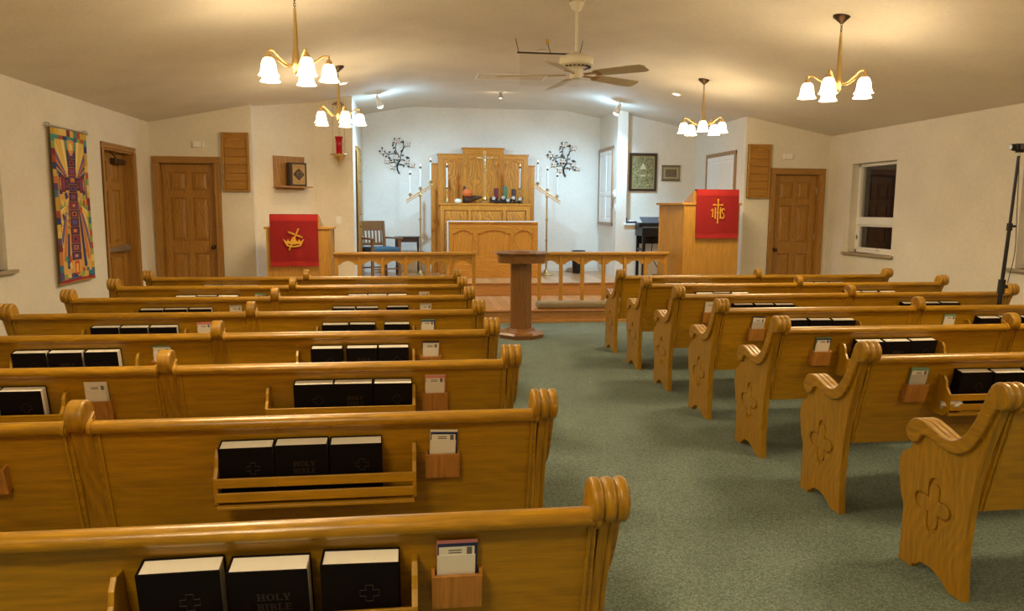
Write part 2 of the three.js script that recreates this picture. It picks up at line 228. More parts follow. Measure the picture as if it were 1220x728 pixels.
function nightWindow(name, label, x, zs, y0, y1, dir, label2) {     // dir: +1 for the wall at larger x; the recess is behind the wall face
  const w = zs[1] - zs[0], g = sgroup(name, label, 'window', [x, y0, (zs[0] + zs[1]) / 2], dir > 0 ? -Math.PI / 2 : Math.PI / 2), h = y1 - y0;
  // local: x across, y up, +z into the room
  mesh(g, 'window_frame', [b2(-w / 2, w / 2, 0, 0.05, -0.17, -0.11, 0.006), b2(-w / 2, w / 2, h - 0.045, h, -0.17, -0.11, 0.006), b2(-w / 2, -w / 2 + 0.045, 0, h, -0.17, -0.11, 0.006), b2(w / 2 - 0.045, w / 2, 0, h, -0.17, -0.11, 0.006), b2(-w / 2, w / 2, 0.4, 0.51, -0.17, -0.105, 0.008)], M.vinyl);
  mesh(g, 'sash_frame', [b2(-w / 2 + 0.045, w / 2 - 0.045, 0.05, 0.075, -0.16, -0.12, 0.004), b2(-w / 2 + 0.045, w / 2 - 0.045, 0.375, 0.4, -0.16, -0.12, 0.004), b2(-w / 2 + 0.045, -w / 2 + 0.07, 0.05, 0.4, -0.16, -0.12, 0.004), b2(w / 2 - 0.07, w / 2 - 0.045, 0.05, 0.4, -0.16, -0.12, 0.004)], M.vinyl);
  for (const [a, b] of [[0.51, h - 0.045], [0.075, 0.375]]) mesh(g, 'pane', bx(w - 0.09, b - a, 0.004, 0, (a + b) / 2, -0.145), M.glass);
  mesh(g, 'crank_handle', [bx(0.07, 0.016, 0.03, 0.05, 0.055, -0.095, 0.004), bar([0.07, 0.06, -0.09], [0.0, 0.062, -0.07], 0.006)], M.white);
  mesh(g, 'latch', bx(0.012, 0.06, 0.02, -w / 2 + 0.05, 0.22, -0.1, 0.003), M.steel);
  return g;
}
for (const [nm, lb, x, z, d] of [['window_1', 'dark night window with white frame beside the pulpit side door', XR, winR, 1], ['window_2', 'dark night window with white frame beyond the camcorder pole', XR, winR2, 1], ['window_3', 'night window with a sheer white curtain beside the patchwork banner', XL, winL, -1]]) nightWindow(nm, lb, x, z, z[2], z[3], d);
for (const [i, x, z, d, lb] of [[2, XR, winR, 1, 'pale stone sill under the window beside the pulpit side door'], [3, XR, winR2, 1, 'pale stone sill under the window beyond the camcorder pole'], [4, XL, winL, -1, 'pale stone sill under the curtained window beside the banner']]) struct('trim_' + i, b2(x + d * 0.11, x - d * 0.045, z[2] - 0.035, z[2], z[0] - 0.1, z[1] + 0.06, 0.006), M.stone, lb, 'sill');
{
  const pts = []; for (let i = 0; i <= 40; i++) pts.push([-7.13 + i * 0.025, 0.012 * Math.sin(i * 1.3)]); const s = shapeOf([...pts, ...pts.map(([a, b]) => [a, b + 0.003]).reverse()]);
  const c = mesh(scene, 'sheer_curtain', ext(s, 1.12).rotateX(-Math.PI / 2).rotateY(0).applyMatrix4(new THREE.Matrix4().set(0, 0, -1, XL - 0.05, 0, 1, 0, 1.03, 1, 0, 0, 0, 0, 0, 0, 1)), phys({ color: '#f4efe2', transmission: 0.35, roughness: 0.9, thickness: 0 }));
  tag(c, 'sheer white curtain hanging in the window recess beside the banner', 'curtain');
}
function shutter(name, label, pos, turn, w, h) {
  const g = sgroup(name, label, 'window', pos, turn), c = 0.06;
  for (const s of [-1, 1]) mesh(g, 'casing_side', b2(s * w / 2, s * (w / 2 - c), 0, h, 0, 0.025, 0.005), M.paleCasing, 1);
  for (const [a, b] of [[0, c], [h - c, h]]) mesh(g, 'casing_head', b2(-w / 2, w / 2, a, b, 0, 0.027, 0.005), M.paleCasing, 0);
  const lw = (w - 2 * c) / 2;
  for (const s of [-1, 1]) {
    const l = mesh(g, 'shutter_leaf', [b2(s * 0.002, s * lw, c, h - c, 0, 0.008), b2(s * 0.004, s * 0.05, c, h - c, 0.006, 0.018, 0.003), b2(s * (lw - 0.05), s * lw, c, h - c, 0.006, 0.018, 0.003), ...[c, h * 0.38, h - c - 0.07].map((y) => b2(s * 0.04, s * (lw - 0.04), y, y + 0.07, 0.006, 0.0175, 0.003))], M.whiteGloss);
    for (const [a, b] of [[c + 0.07, h * 0.38], [h * 0.38 + 0.07, h - c - 0.07]]) mesh(l, 'shutter_panel', frustum(lw - 0.115, b - a - 0.02, lw - 0.17, b - a - 0.08, 0.006).translate(s * lw / 2, (a + b) / 2, 0.008), M.whiteGloss);
  }
  return g;
}
shutter('window_4', 'white shuttered window in a wood frame between altar and alcove', [3.48, 1.26, -13.52], -Math.PI / 2, 1.0, 1.39);
shutter('window_5', 'white shuttered window in a wood frame above the pulpit', [4.97, 1.1, -11.9], -Math.PI / 2, 1.2, 1.37);
{
  const g = sgroup('door_4', 'brown wooden doorway trim in the chancel side wall by the armchair', 'door', [-0.89, Y2, -12.63], Math.PI / 2);
  casing(g, 0.74, 2.07, 0.065, 0.03); sixPanel(g, 0.74, 2.07).position.z = 0.045;
}

// ---------------------------------------------------------------- pews
const ROW0 = -1.651, PITCH = 0.8783, AISLE_L = 0.443, AISLE_R = 2.168, MID = 1.518, END = 3.03;
const rowZ = (k, s) => ROW0 - (k - 1) * PITCH + (s > 0 ? 0.0773 : 0);
const backU = (v) => -0.008 - 0.258 * (0.815 - v);
const LEAN = Math.atan(0.258);
const quat = (R, n = 64) => Array.from({ length: n }, (_, i) => { const t = i / n * Math.PI * 2, r = R * (0.705 + 0.265 * Math.cos(4 * t) - 0.035 * Math.cos(8 * t)); return [-0.318 + r * Math.cos(t), 0.316 + r * Math.sin(t) * 1.03]; });
const spline = (pts, n = 40) => new THREE.SplineCurve(pts.map((p) => new THREE.Vector2(...p))).getPoints(n).map((p) => [p.x, p.y]);
const endOutline = [...spline([[-0.117, 0], [-0.126, 0.12], [-0.127, 0.239], [-0.111, 0.412], [-0.088, 0.541], [-0.066, 0.63], [-0.004, 0.812], [0.012, 0.85]], 24), [-0.03, 0.875], ...spline([[-0.045, 0.82], [-0.1, 0.72], [-0.16, 0.63], [-0.22, 0.605], [-0.3, 0.61], [-0.38, 0.615], [-0.455, 0.6]], 18),
  ...spline([[-0.462, 0.56], [-0.478, 0.535], [-0.492, 0.512], [-0.52, 0.498], [-0.545, 0.47], [-0.552, 0.414], [-0.54, 0.345], [-0.524, 0.29], [-0.507, 0.255], [-0.506, 0.18], [-0.512, 0.03], [-0.514, 0]], 30), [-0.425, 0], ...spline([[-0.418, 0.018], [-0.395, 0.026], [-0.37, 0.046], [-0.3, 0.05], [-0.23, 0.022], [-0.2, 0]], 14)];
const armUp = [[-0.502, 0.6, 0], [-0.47, 0.652, 0], [-0.41, 0.668, 0], [-0.34, 0.652, 0], [-0.27, 0.632, 0], [-0.21, 0.638, 0], [-0.155, 0.678, 0], [-0.108, 0.745, 0], [-0.07, 0.83, 0], [-0.052, 0.88, 0]].map((p) => p.slice(0, 2));
const armLow = [[0.0, 0.826], [-0.025, 0.79], [-0.06, 0.715], [-0.115, 0.632], [-0.185, 0.587], [-0.27, 0.582], [-0.34, 0.6], [-0.395, 0.602], [-0.42, 0.57], [-0.455, 0.552], [-0.49, 0.57]];
const armShape = shapeOf([...spline(armUp, 36), [-0.02, 0.9], [0.02, 0.86], ...spline(armLow, 36)]);
function layers(shape, width, n, bevel) { const w = width / n, out = []; for (let i = 0; i < n; i++) out.push(sideways(ext(shape, w - 2 * bevel, bevel)).translate(width / 2 - i * w - bevel, 0, 0)); return out; }
function capGeo(width, lobes, r = 0.053) {                          // turned disc along x, with rounded flanges
  const pts = [[0.0001, -width / 2]]; const n = lobes > 1 ? lobes * 8 : 24;
  for (let i = 0; i <= n; i++) { const t = i / n, p = (t * lobes) % 1, k = Math.sqrt(Math.max(0, 1 - Math.pow(Math.abs((i === n ? 1 : p) * 2 - 1), lobes > 1 ? 2.6 : 9))); pts.push([r - 0.011 + 0.011 * k, -width / 2 + width * t]); }
  pts.push([0.0001, width / 2]); return lathe(pts, 0, 0, 0, 36).rotateZ(Math.PI / 2).translate(0, 0.868, 0.002);
}
const pewLabels = [];
function makePew(s, label) {                                       // s = -1: pews left of the aisle (wall end at smaller x); local x = s * (a - END / 2), a measured from the aisle end
  const ax = s < 0 ? AISLE_L : AISLE_R, g = thing('pew', label, 'pew', [ax + s * END / 2, 0, 0], 0, 'oak pews in rows'), X = (a) => s * (a - END / 2);
  const endPanel = (a, face) => {                                  // face: direction of the carved side
    const t = 0.034, core = sideways(ext(shapeOf(endOutline), t - 0.01, 0.002)).translate(t / 2 - 0.005, 0, 0);
    const skin = shapeOf(endOutline); hole(skin, quat(0.127)); const f = sideways(ext(skin, 0.013, 0.002)).translate(0.0065, 0, 0).translate(face * (t / 2 - 0.002), 0, 0);
    const m = mesh(g, 'end_panel', [core, f].map((q) => q.translate(X(a), 0, 0)), M.pewEnd, 1);
    mesh(m, 'quatrefoil', sideways(ext(shapeOf(quat(0.101)), 0.01, 0.003)).translate(0.004 + face * (t / 2 - 0.002), 0, 0).translate(X(a), 0, 0), M.pewEnd, 1);
    mesh(m, 'armrest', layers(armShape, 0.086, 3, 0.006).map((q) => q.translate(X(a), 0, 0)), M.pewEnd, 2);
    mesh(m, 'scroll_cap', capGeo(0.09, 3).translate(X(a), 0, 0), M.pewEnd, 1);
  };
  endPanel(0, -s); endPanel(END, s);
  const mp = mesh(g, 'middle_panel', sideways(ext(shapeOf([...endOutline]), 0.064, 0.003)).translate(X(MID) + 0.032, 0, 0), M.pewEnd, 1);
  mesh(mp, 'scroll_cap', capGeo(0.056, 1).translate(X(MID), 0, 0), M.pewEnd, 1);
  for (const [a0, a1] of [[0.02, MID - 0.034], [MID + 0.034, END - 0.02]]) {
    const x0 = X(a0), x1 = X(a1), xm = (x0 + x1) / 2, w = Math.abs(x1 - x0);
    const pn = bx(w, 0.475, 0.018, 0, 0, -0.009).rotateX(LEAN).translate(xm, 0.605, backU(0.605) + 0.002);
    const bp = mesh(g, 'back_panel', pn, M.pew, 0);
    for (const e of [-1, 1]) mesh(bp, 'edge_cleat', bx(0.01, 0.45, 0.008, 0, 0, 0.004, 0.002).rotateX(LEAN).translate(xm + e * (w / 2 - 0.018), 0.595, backU(0.595) + 0.002), M.pew, 1);
    mesh(g, 'top_rail', new THREE.CylinderGeometry(0.024, 0.024, w + 0.01, 16).rotateZ(Math.PI / 2).scale(1, 0.95, 1.15).translate(xm, 0.83, 0.006), M.pewRail, 0);
    for (const e of [-1, 1]) mesh(g, 'rail_collar', new THREE.CylinderGeometry(0.029, 0.029, 0.01, 16).rotateZ(Math.PI / 2).scale(1, 0.98, 1.15).translate(xm + e * (w / 2 - 0.006), 0.83, 0.006), M.pewRail, 0);
    mesh(g, 'seat', [bx(w, 0.03, 0.4, xm, 0.425, -0.315, 0.008), bx(w, 0.04, 0.02, xm, 0.4, -0.49, 0.004)], M.pew, 0);
    const first = a0 < 1, ra = first ? (s < 0 ? [0.448, 1.093] : [0.41, 1.06]) : (s < 0 ? [1.94, 2.575] : [1.93, 2.57]);
    const rack = sub(g, 'book_rack'), rx0 = X(ra[0]), rx1 = X(ra[1]), rm = (rx0 + rx1) / 2, rw = Math.abs(rx1 - rx0);
    const side = [[backU(0.545), 0.54], [0.02, 0.545], [0.052, 0.57], [0.058, 0.66], [0.035, 0.69], [0.03, 0.72], [0.012, 0.745], [backU(0.74), 0.745]];
    for (const e of [rx0, rx1]) mesh(rack, 'bracket', sideways(ext(shapeOf(side), 0.01, 0.002)).translate(e + 0.005, 0, 0), M.pew, 1);
    for (const y of [0.643, 0.594]) mesh(rack, 'slat', bx(rw, 0.033, 0.009, rm, y, 0.056, 0.003), M.pew, 0);
    mesh(rack, 'slat', bx(rw, 0.012, 0.012, rm, 0.556, 0.05, 0.003), M.pew, 0);
    mesh(rack, 'shelf', bx(rw, 0.008, 0.115, rm, 0.561, -0.008), M.pew, 0);
    const pa = first ? (s < 0 ? 0.35 : 0.285) : (s < 0 ? 1.82 : 1.79);
    const y = 0.657, pk = mesh(g, 'card_pocket', [bx(0.118, 0.095, 0.008, 0, 0, 0.028, 0.002), bx(0.008, 0.095, 0.028, -0.055, 0, 0.014), bx(0.008, 0.095, 0.028, 0.055, 0, 0.014), bx(0.118, 0.008, 0.028, 0, -0.044, 0.014)].map((q) => q.rotateX(LEAN).translate(X(pa), y, backU(y) + 0.002)), M.pocket, 1);
  }
  return g;
}
const ord = ['', 'first', 'second', 'third', 'fourth', 'fifth', 'sixth', 'seventh', 'eighth'];
const pewName = (s, k) => `carved oak pew on the ${s < 0 ? 'lectern' : 'pulpit'} side, ${ord[9 - k]} row back from the altar rail`;
for (const s of [-1, 1]) {
  let first = null; const ax = (s < 0 ? AISLE_L : AISLE_R) + s * END / 2;
  for (let k = 8; k >= (s < 0 ? 1 : 2); k--) {
    if (!first) { first = makePew(s, pewName(s, k)); first.position.z = rowZ(k, s); } else copyOf(first, [ax, 0, rowZ(k, s)], pewName(s, k));
  }
}
// Bibles
const font = await new FontLoader().loadAsync('fonts/droid/droid_serif_bold.typeface.json');
function text(str, size, depth = 0.001) { const g = new TextGeometry(str, { font, size, depth, curveSegments: 3, bevelEnabled: false }); g.computeBoundingBox(); const b = g.boundingBox; return g.translate(-(b.min.x + b.max.x) / 2, -(b.min.y + b.max.y) / 2, 0); }
const BW = 0.172, BH = 0.205, BT = 0.058;
function makeBible(title, label) {                                 // base at the middle of the foot, front cover towards +z, spine at smaller x
  const g = thing('bible', label, 'book', [0, 0, 0], 0, 'Bibles in the pew racks');
  mesh(g, 'cover', [b2(-BW / 2, BW / 2, 0, BH, BT / 2 - 0.004, BT / 2, 0.0015), b2(-BW / 2, BW / 2, 0, BH, -BT / 2, -BT / 2 + 0.004, 0.0015), b2(-BW / 2, -BW / 2 + 0.005, 0, BH, -BT / 2, BT / 2, 0.002)], M.bookCover);
  mesh(g, 'page_block', b2(-BW / 2 + 0.004, BW / 2 - 0.003, 0.004, BH - 0.004, -BT / 2 + 0.003, BT / 2 - 0.003), M.pages, 0);
  if (title) mesh(g, 'title', [text('HOLY', 0.018).translate(0.01, BH * 0.66, BT / 2 - 0.0002), text('BIBLE', 0.018).translate(0.01, BH * 0.53, BT / 2 - 0.0002)], M.emboss);
  else {
    const c = [], o = 0.021, i = 0.008; const q = [[-i, -o], [i, -o], [i, -i], [o, -i], [o, i], [i, i], [i, o], [-i, o], [-i, i], [-o, i], [-o, -i], [-i, -i]];
    for (let k = 0; k < 12; k++) { const a = q[k], b = q[(k + 1) % 12]; c.push(bar([a[0], a[1], 0], [b[0], b[1], 0], 0.0008, 5)); }
    mesh(g, 'cross_emblem', c.map((m) => m.translate(0.02, BH * 0.62, BT / 2 + 0.0002)), M.emboss);
  }
  return g;
}
const bibleName = (title, s, k, bay, end) => `black Bible, ${title ? 'title lettering' : 'outlined cross'}, ${end} of ${bay ? 'wall' : 'aisle'} side rack, ${ord[9 - k]} ${s < 0 ? 'lectern' : 'pulpit'} side pew`;
let bT = null, bC = null;
function bible(title, x, z, tilt, label) {
  let b; const pos = [x, 0.566, z];
  if (title) b = bT ? copyOf(bT, pos, label) : (bT = makeBible(true, label)); else b = bC ? copyOf(bC, pos, label) : (bC = makeBible(false, label));
  b.position.set(...pos); b.rotation.order = 'YXZ'; b.rotation.set(0.2 + tilt * 0.4, (rnd() - 0.5) * 0.05, (rnd() - 0.5) * 0.015);
}
const gaps = { '-1,1,0': [-0.51, -0.32, -0.125], '-1,2,0': [-0.555, -0.378, -0.2], '-1,3,0': [-0.45, -0.275, -0.1], '-1,4,0': [-0.49, -0.295, -0.12], '-1,5,0': [-0.53, -0.35, -0.12], '-1,6,0': [-0.55, -0.37, -0.13], '-1,4,1': [-2.04, -1.86, -1.675], '-1,3,1': [-2.02, -1.84, -1.665] };
for (const s of [-1, 1]) for (let k = s < 0 ? 1 : 2; k <= 8; k++) for (const bay of [0, 1]) {
  if (s < 0 && bay && k < 3) continue;                             // outside the picture
  if (s > 0 && bay && k < 5) continue;
  const ax = s < 0 ? AISLE_L : AISLE_R, mid = bay ? 2.255 : (s < 0 ? 0.77 : 0.74), g = gaps[[s, k, bay].join()];
  const xs = g ?? [-0.178, 0, 0.178].map((d) => ax + s * mid + d + (rnd() - 0.5) * 0.006);
  xs.forEach((x, i) => bible(i === 1, x, rowZ(k, s) - 0.022, (rnd() - 0.5) * 0.15, bibleName(i === 1, s, k, bay, i === 1 ? 'middle' : (i === 0) === (s < 0) ? 'wall end' : 'aisle end')));
}
// cards standing in the pockets
const cardC = { white: '#e9e3d6', green: '#7fa58a', pink: '#d98a86', navy: '#22305c', salmon: '#d9a08a', grey: '#c3beb4' };
const cardM = Object.fromEntries(Object.entries(cardC).map(([k, c]) => [k, paper(c)])), ink = paper('#6f6a68');
function cards(s, k, bay, cols, tw = 0) {
  const ax = s < 0 ? AISLE_L : AISLE_R, pa = bay ? (s < 0 ? 1.82 : 1.79) : (s < 0 ? 0.35 : 0.285), z = rowZ(k, s);
  const [a, b, c] = cols, words = cols.filter(Boolean), nm = [...new Set(words)].join(' and ');
  const g = thing('visitor_cards', `${nm} cards in the ${bay ? 'wall' : 'aisle'} pocket of the ${ord[9 - k]} ${s < 0 ? 'lectern' : 'pulpit'} side pew`, 'cards', [ax + s * pa, 0.62, z + backU(0.62) + 0.019], 0, 'cards in the pew pockets');
  g.rotation.order = 'ZXY'; g.rotation.set(LEAN, 0, tw);
  mesh(g, 'back_card', bx(0.094, 0.172, 0.0016, 0, 0.082, -0.006), cardM[a]);
  if (b) mesh(g, 'middle_card', bx(0.092, 0.164, 0.0016, 0.001, 0.078, -0.003), cardM[b]);
  const f = mesh(g, 'front_card', bx(0.088, 0.134, 0.0016, -0.002, 0.064, 0.001), cardM[c ?? 'white']);
  mesh(g, 'printed_slip', bx(0.082, 0.156, 0.001, -0.001, 0.074, -0.0013), cardM.white);
  mesh(f, 'printed_mark', [bx(0.012, 0.026, 0.0006, 0.028, 0.138, -0.0006), bx(0.03, 0.003, 0.0006, -0.005, 0.143, -0.0006), bx(0.03, 0.003, 0.0006, -0.005, 0.136, -0.0006)], ink);
}
const plan = [[-1, 1, 0, ['pink', 'navy', 'white']], [-1, 2, 0, ['white', 'navy', 'white'], -0.03], [-1, 3, 0, ['salmon', 'pink', 'white']], [-1, 4, 0, ['navy', 'white', 'white']], [-1, 5, 0, ['green', 'navy', 'white']], [-1, 6, 0, ['grey', '', 'white']], [-1, 7, 0, ['white', '', 'grey']],
  [-1, 3, 1, ['white', '', 'white']], [-1, 4, 1, ['green', 'white', 'white']], [-1, 5, 1, ['pink', '', 'white'], 0.04], [-1, 6, 1, ['grey', '', 'white']], [-1, 7, 1, ['green', '', 'green'], -0.1],
  [1, 3, 0, ['green', 'green', 'grey'], -0.02], [1, 4, 0, ['green', 'navy', 'white']], [1, 5, 0, ['navy', 'white', 'grey'], -0.05], [1, 6, 0, ['white', '', 'white']], [1, 5, 1, ['green', '', 'white']]];
for (const a of plan) cards(...a);
// small bits left in two racks
for (const [s, k, x, lb] of [[-1, 3, -0.595, 'small crumpled clear wrapper beside the books, lectern side pew rack'], [1, 3, 2.625, 'small crumpled clear wrapper beside the books, pulpit side pew rack']]) {
  const g = new THREE.IcosahedronGeometry(0.05, 2), p = g.attributes.position; for (let i = 0; i < p.count; i++) { const q = V().fromBufferAttribute(p, i), r = 0.75 + 0.5 * hash(Math.round(q.x * 900), Math.round(q.y * 900 + q.z * 500), 4); p.setXYZ(i, q.x * r * 1.2, q.y * r * 0.7, q.z * r * 0.8); } g.computeVertexNormals();
  const m = mesh(scene, 'crumpled_wrapper', g, std({ color: '#cfc9bb', roughness: 0.25 })); m.position.set(x, 0.6, rowZ(k, s) + 0.02); tag(m, lb, 'wrapper');
}

// ---------------------------------------------------------------- chancel furniture
// baptismal font
{
  const g = thing('baptismal_font', 'dark brown eight sided wooden font on a pedestal at the head of the aisle', 'font', [1.285, 0, -9.0]);
  const oct = (r0, r1, h, y) => new THREE.CylinderGeometry(r1, r0, h, 8).rotateY(Math.PI / 8).toNonIndexed().translate(0, y, 0);
  const flat = (q) => { q.computeVertexNormals(); return q; };
  mesh(g, 'base', [flat(oct(0.285, 0.285, 0.045, 0.0225)), flat(oct(0.3, 0.275, 0.025, 0.0575)), flat(oct(0.19, 0.165, 0.04, 0.09)), flat(oct(0.275, 0.19, 0.012, 0.076))], M.font, 0);
  mesh(g, 'pedestal', [flat(oct(0.135, 0.132, 0.83, 0.505))], M.font, 1);
  mesh(g, 'bowl_case', [flat(oct(0.295, 0.3, 0.1, 0.955))], M.font, 0);
  mesh(g, 'lid', [flat(oct(0.325, 0.345, 0.016, 1.012)), flat(oct(0.345, 0.33, 0.014, 1.026)), flat(oct(0.2, 0.19, 0.012, 1.038))], M.font, 0);
}
// altar rails: posts, capping, arched valances
function altarRail(name, label, xs) {
  const x0 = xs[0] - 0.03, x1 = xs[xs.length - 1] + 0.03, cx = (x0 + x1) / 2, g = thing(name, label, 'altar rail', [cx, Y1, -10.5]);
  mesh(g, 'hand_rail', [bx(x1 - x0 + 0.02, 0.035, 0.12, 0, 0.757, 0, 0.008), bx(x1 - x0, 0.014, 0.09, 0, 0.734, 0, 0.004)], M.rail, 0);
  for (const x of xs) mesh(g, 'post', bx(0.05, 0.73, 0.05, x - cx, 0.365, 0, 0.005), M.rail, 1);
  for (let i = 0; i + 1 < xs.length; i++) {
    const a = xs[i] - cx + 0.025, b = xs[i + 1] - cx - 0.025, w = b - a, s = shapeOf([[a, 0.727], [a, 0.6], ...spline([[a, 0.6], [a + w * 0.12, 0.603], [a + w * 0.24, 0.63], [a + w * 0.5, 0.655], [a + w * 0.76, 0.63], [a + w * 0.88, 0.603], [b, 0.6]], 16), [b, 0.727]]);
    mesh(g, 'valance', ext(s, 0.02).translate(0, 0, -0.01), M.rail, 0);
  }
}
altarRail('altar_rail', 'oak altar rail with arched openings between the lectern and the font', [-1.05, -0.737, -0.423, -0.11, 0.203, 0.517, 0.83]);
altarRail('altar_rail', 'oak altar rail with arched openings between the font and the pulpit', [1.76, 2.07, 2.38, 2.69, 3.0, 3.31, 3.60]);
for (const [x0, x1, lb] of [[1.68, 3.5, 'long tan padded kneeler in front of the rail beside the pulpit'], [-1.0, 0.78, 'long tan padded kneeler in front of the rail beside the lectern']]) {
  const k = thing('kneeler', lb, 'kneeler', [(x0 + x1) / 2, Y1, -10.25]); mesh(k, 'cushion', new RoundedBoxGeometry(x1 - x0, 0.1, 0.2, 4, 0.04).translate(0, 0.055, 0), M.cushion); mesh(k, 'plinth', bx(x1 - x0 - 0.06, 0.012, 0.16, 0, 0.006, 0), M.rail, 0);
}
// lectern and pulpit
function desk(name, label, cat, x0, x1, zF, top, ridge, plan2, rx0, rx1, mats) {
  const cx = (x0 + x1) / 2, g = thing(name, label, cat, [cx, Y1, zF]), h = top - Y1;
  const P = plan2.map(([x, z]) => [x - cx, -(z - zF)]);
  mesh(g, 'body', ext(shapeOf(P), h - 0.03).rotateX(-Math.PI / 2), mats, 1);
  const c = P.reduce((a, p) => [a[0] + p[0] / P.length, a[1] + p[1] / P.length], [0, 0]);
  mesh(g, 'ledge', ext(shapeOf(P.map(([x, y]) => [c[0] + (x - c[0]) * 1.09, c[1] + (y - c[1]) * 1.09])), 0.022, 0.005).rotateX(-Math.PI / 2).translate(0, h - 0.03, 0), mats, 0);
  mesh(g, 'corner_strip', P.slice(0, 4).map(([x, y]) => bx(0.022, h - 0.04, 0.022, x, (h - 0.04) / 2, -y, 0.004)), mats, 1);
  const w = sideways(ext(shapeOf([[-0.03, h], [-0.03, ridge - Y1], [-0.06, ridge - Y1], [-0.42, h + 0.02], [-0.42, h]]), rx1 - rx0)).translate(rx1 - cx, 0, 0);
  mesh(g, 'book_rest', w, mats, 0);
  mesh(g, 'base_strip', ext(shapeOf(P.map(([x, y]) => [c[0] + (x - c[0]) * 1.03, c[1] + (y - c[1]) * 1.03])), 0.09, 0.004).rotateX(-Math.PI / 2).translate(0, 0.004, 0), mats, 0);
}
desk('lectern', 'oak lectern draped with a red cloth bearing a gold crown and cross', 'lectern', -1.93, -1.11, -10.4, 1.29, 1.435, [[-1.93, -10.4], [-1.11, -10.4], [-1.11, -10.85], [-1.93, -10.85]], -1.89, -1.25, M.lectern);
desk('pulpit', 'large oak pulpit draped with a red cloth bearing a gold monogram', 'pulpit', 3.6, 4.62, -10.3, 1.65, 1.815, [[3.79, -10.3], [4.59, -10.3], [4.78, -10.8], [3.6, -10.8]], 3.93, 4.57, M.lectern);
function cloth(label, x0, x1, z, top, bottom) {
  const cx = (x0 + x1) / 2, g = thing('parament', label, 'cloth', [cx, bottom, z]), w = x1 - x0, h = top - bottom;
  const drape = (a, b, off, t) => { const p = new THREE.PlaneGeometry(w, b - a, 30, 12), q = p.attributes.position; for (let i = 0; i < q.count; i++) { const x = q.getX(i), y = q.getY(i) + (a + b) / 2; q.setXYZ(i, x, y, off + t * Math.sin(x * 17 + 1) * (1 - y / h) * 0.7 + 0.002 * Math.sin(x * 31 + y * 6)); } p.computeVertexNormals(); return p; };
  const front = (o) => drape(0, h, o, 0.006), f = [front(0), front(-0.006), bx(w, 0.008, 0.06, 0, h, -0.033)];
  mesh(g, 'fabric', [...f, bx(w, 0.006, 0.33, 0, 0, 0).rotateX(-0.33).translate(0, h - 0.05, -0.21), ...[-1, 1].map((s) => bx(0.004, h, 0.008, s * w / 2, h / 2, -0.003))], M.red);
  mesh(g, 'hem_band', [drape(0.0, 0.062, 0.004, 0.006), bx(w, 0.004, 0.012, 0, 0, 0), bx(w + 0.002, 0.0035, 0.01, 0, 0.064, 0.002)], M.redTrim);
  mesh(g, 'fold_band', [drape(h - 0.085, h, 0.003, 0.002)], M.redTrim);
  return g;
}
{
  const g = cloth('red cloth with a gold crown and tilted cross over the lectern', -1.885, -1.265, -10.37, 1.45, 0.765), e = [];
  const seg = (a, b, w) => plank([a[0], a[1], 0.018], [b[0], b[1], 0.018], w, 0.006);
  const S = 0.0142, ox = -0.006, oy = 0.335, P = (x, y) => [ox + x * S, oy + y * S]; // unit: about one hundredth of a metre
  e.push(seg(P(-4, -8), P(4.5, 11), 0.018), seg(P(-4, 8.3), P(7.5, 3.8), 0.018));
  for (const [x, y] of [[-4, -8], [4.5, 11], [-4, 8.3], [7.5, 3.8]]) e.push(new THREE.CylinderGeometry(0.019, 0.019, 0.006, 3).rotateX(Math.PI / 2).translate(...P(x, y), 0.018));
  mesh(g, 'cross_emblem', e, M.gold);
  const cr = shapeOf([[-6.5, -4.5], [-9.8, 2.2], [-8.4, 1.3], [-6.2, -0.6], [-5.2, 2.1], [-3.6, -0.8], [-2.2, 1.2], [-1.2, 3.2], [0, 4.2], [1.2, 3.2], [2.2, 1.0], [3.6, -0.8], [5.2, 2.1], [6.2, -0.6], [8.4, 1.3], [9.8, 2.2], [6.5, -4.5], [4, -5.4], [0, -5.8], [-4, -5.4]].map(([x, y]) => P(x, y)));
  hole(cr, [[-5.2, -2.4], [-5.4, -3.4], [0, -4.6], [5.4, -3.4], [5.2, -2.4], [0, -3.2]].map(([x, y]) => P(x, y))); hole(cr, [[-0.9, 1.2], [0.9, 1.2], [0.9, 2.4], [-0.9, 2.4]].map(([x, y]) => P(x, y)));
  mesh(g, 'crown_emblem', ext(cr, 0.004).translate(0, 0, 0.014), M.gold);
}
{
  const g = cloth('red cloth with a gold IHS monogram and cross over the pulpit', 3.95, 4.57, -10.265, 1.83, 1.15), P = (x, y) => [x * 0.0094, 0.36 + y * 0.0094];
  const seg = (a, b, w) => plank([...P(...a), 0.018], [...P(...b), 0.018], w, 0.006), z = 0.018;
  const cross = [seg([0, -15], [0, 19], 0.016), seg([-6.5, 11.5], [6.5, 11.5], 0.014)];
  for (const [x, y] of [[0, 19], [-6.5, 11.5], [6.5, 11.5], [0, -15]]) cross.push(ball(0.014, ...P(x, y), z, 1, 1, 0.3, 10));
  mesh(g, 'cross_emblem', cross, M.gold);
  const sp = tube([[10.5, 3.5], [8.5, 6], [6.3, 4], [7, 0], [9.5, -3], [9.5, -7], [6.8, -8.5], [5.2, -6]].map((p) => [...P(...p), z]), 0.007, 40, 6);
  mesh(g, 'monogram', [seg([-8, -6.5], [-8, 5], 0.013), seg([-11, 3], [-8, 5.5], 0.011), seg([-9.5, -6.5], [-6.5, -6], 0.009), seg([-4, -9.5], [-4, 8], 0.015), seg([4, -9], [4, 8], 0.015), seg([-4, 0], [4, 0], 0.01), seg([-2.5, -9.5], [-5.5, -8.8], 0.009), sp], M.gold);
}
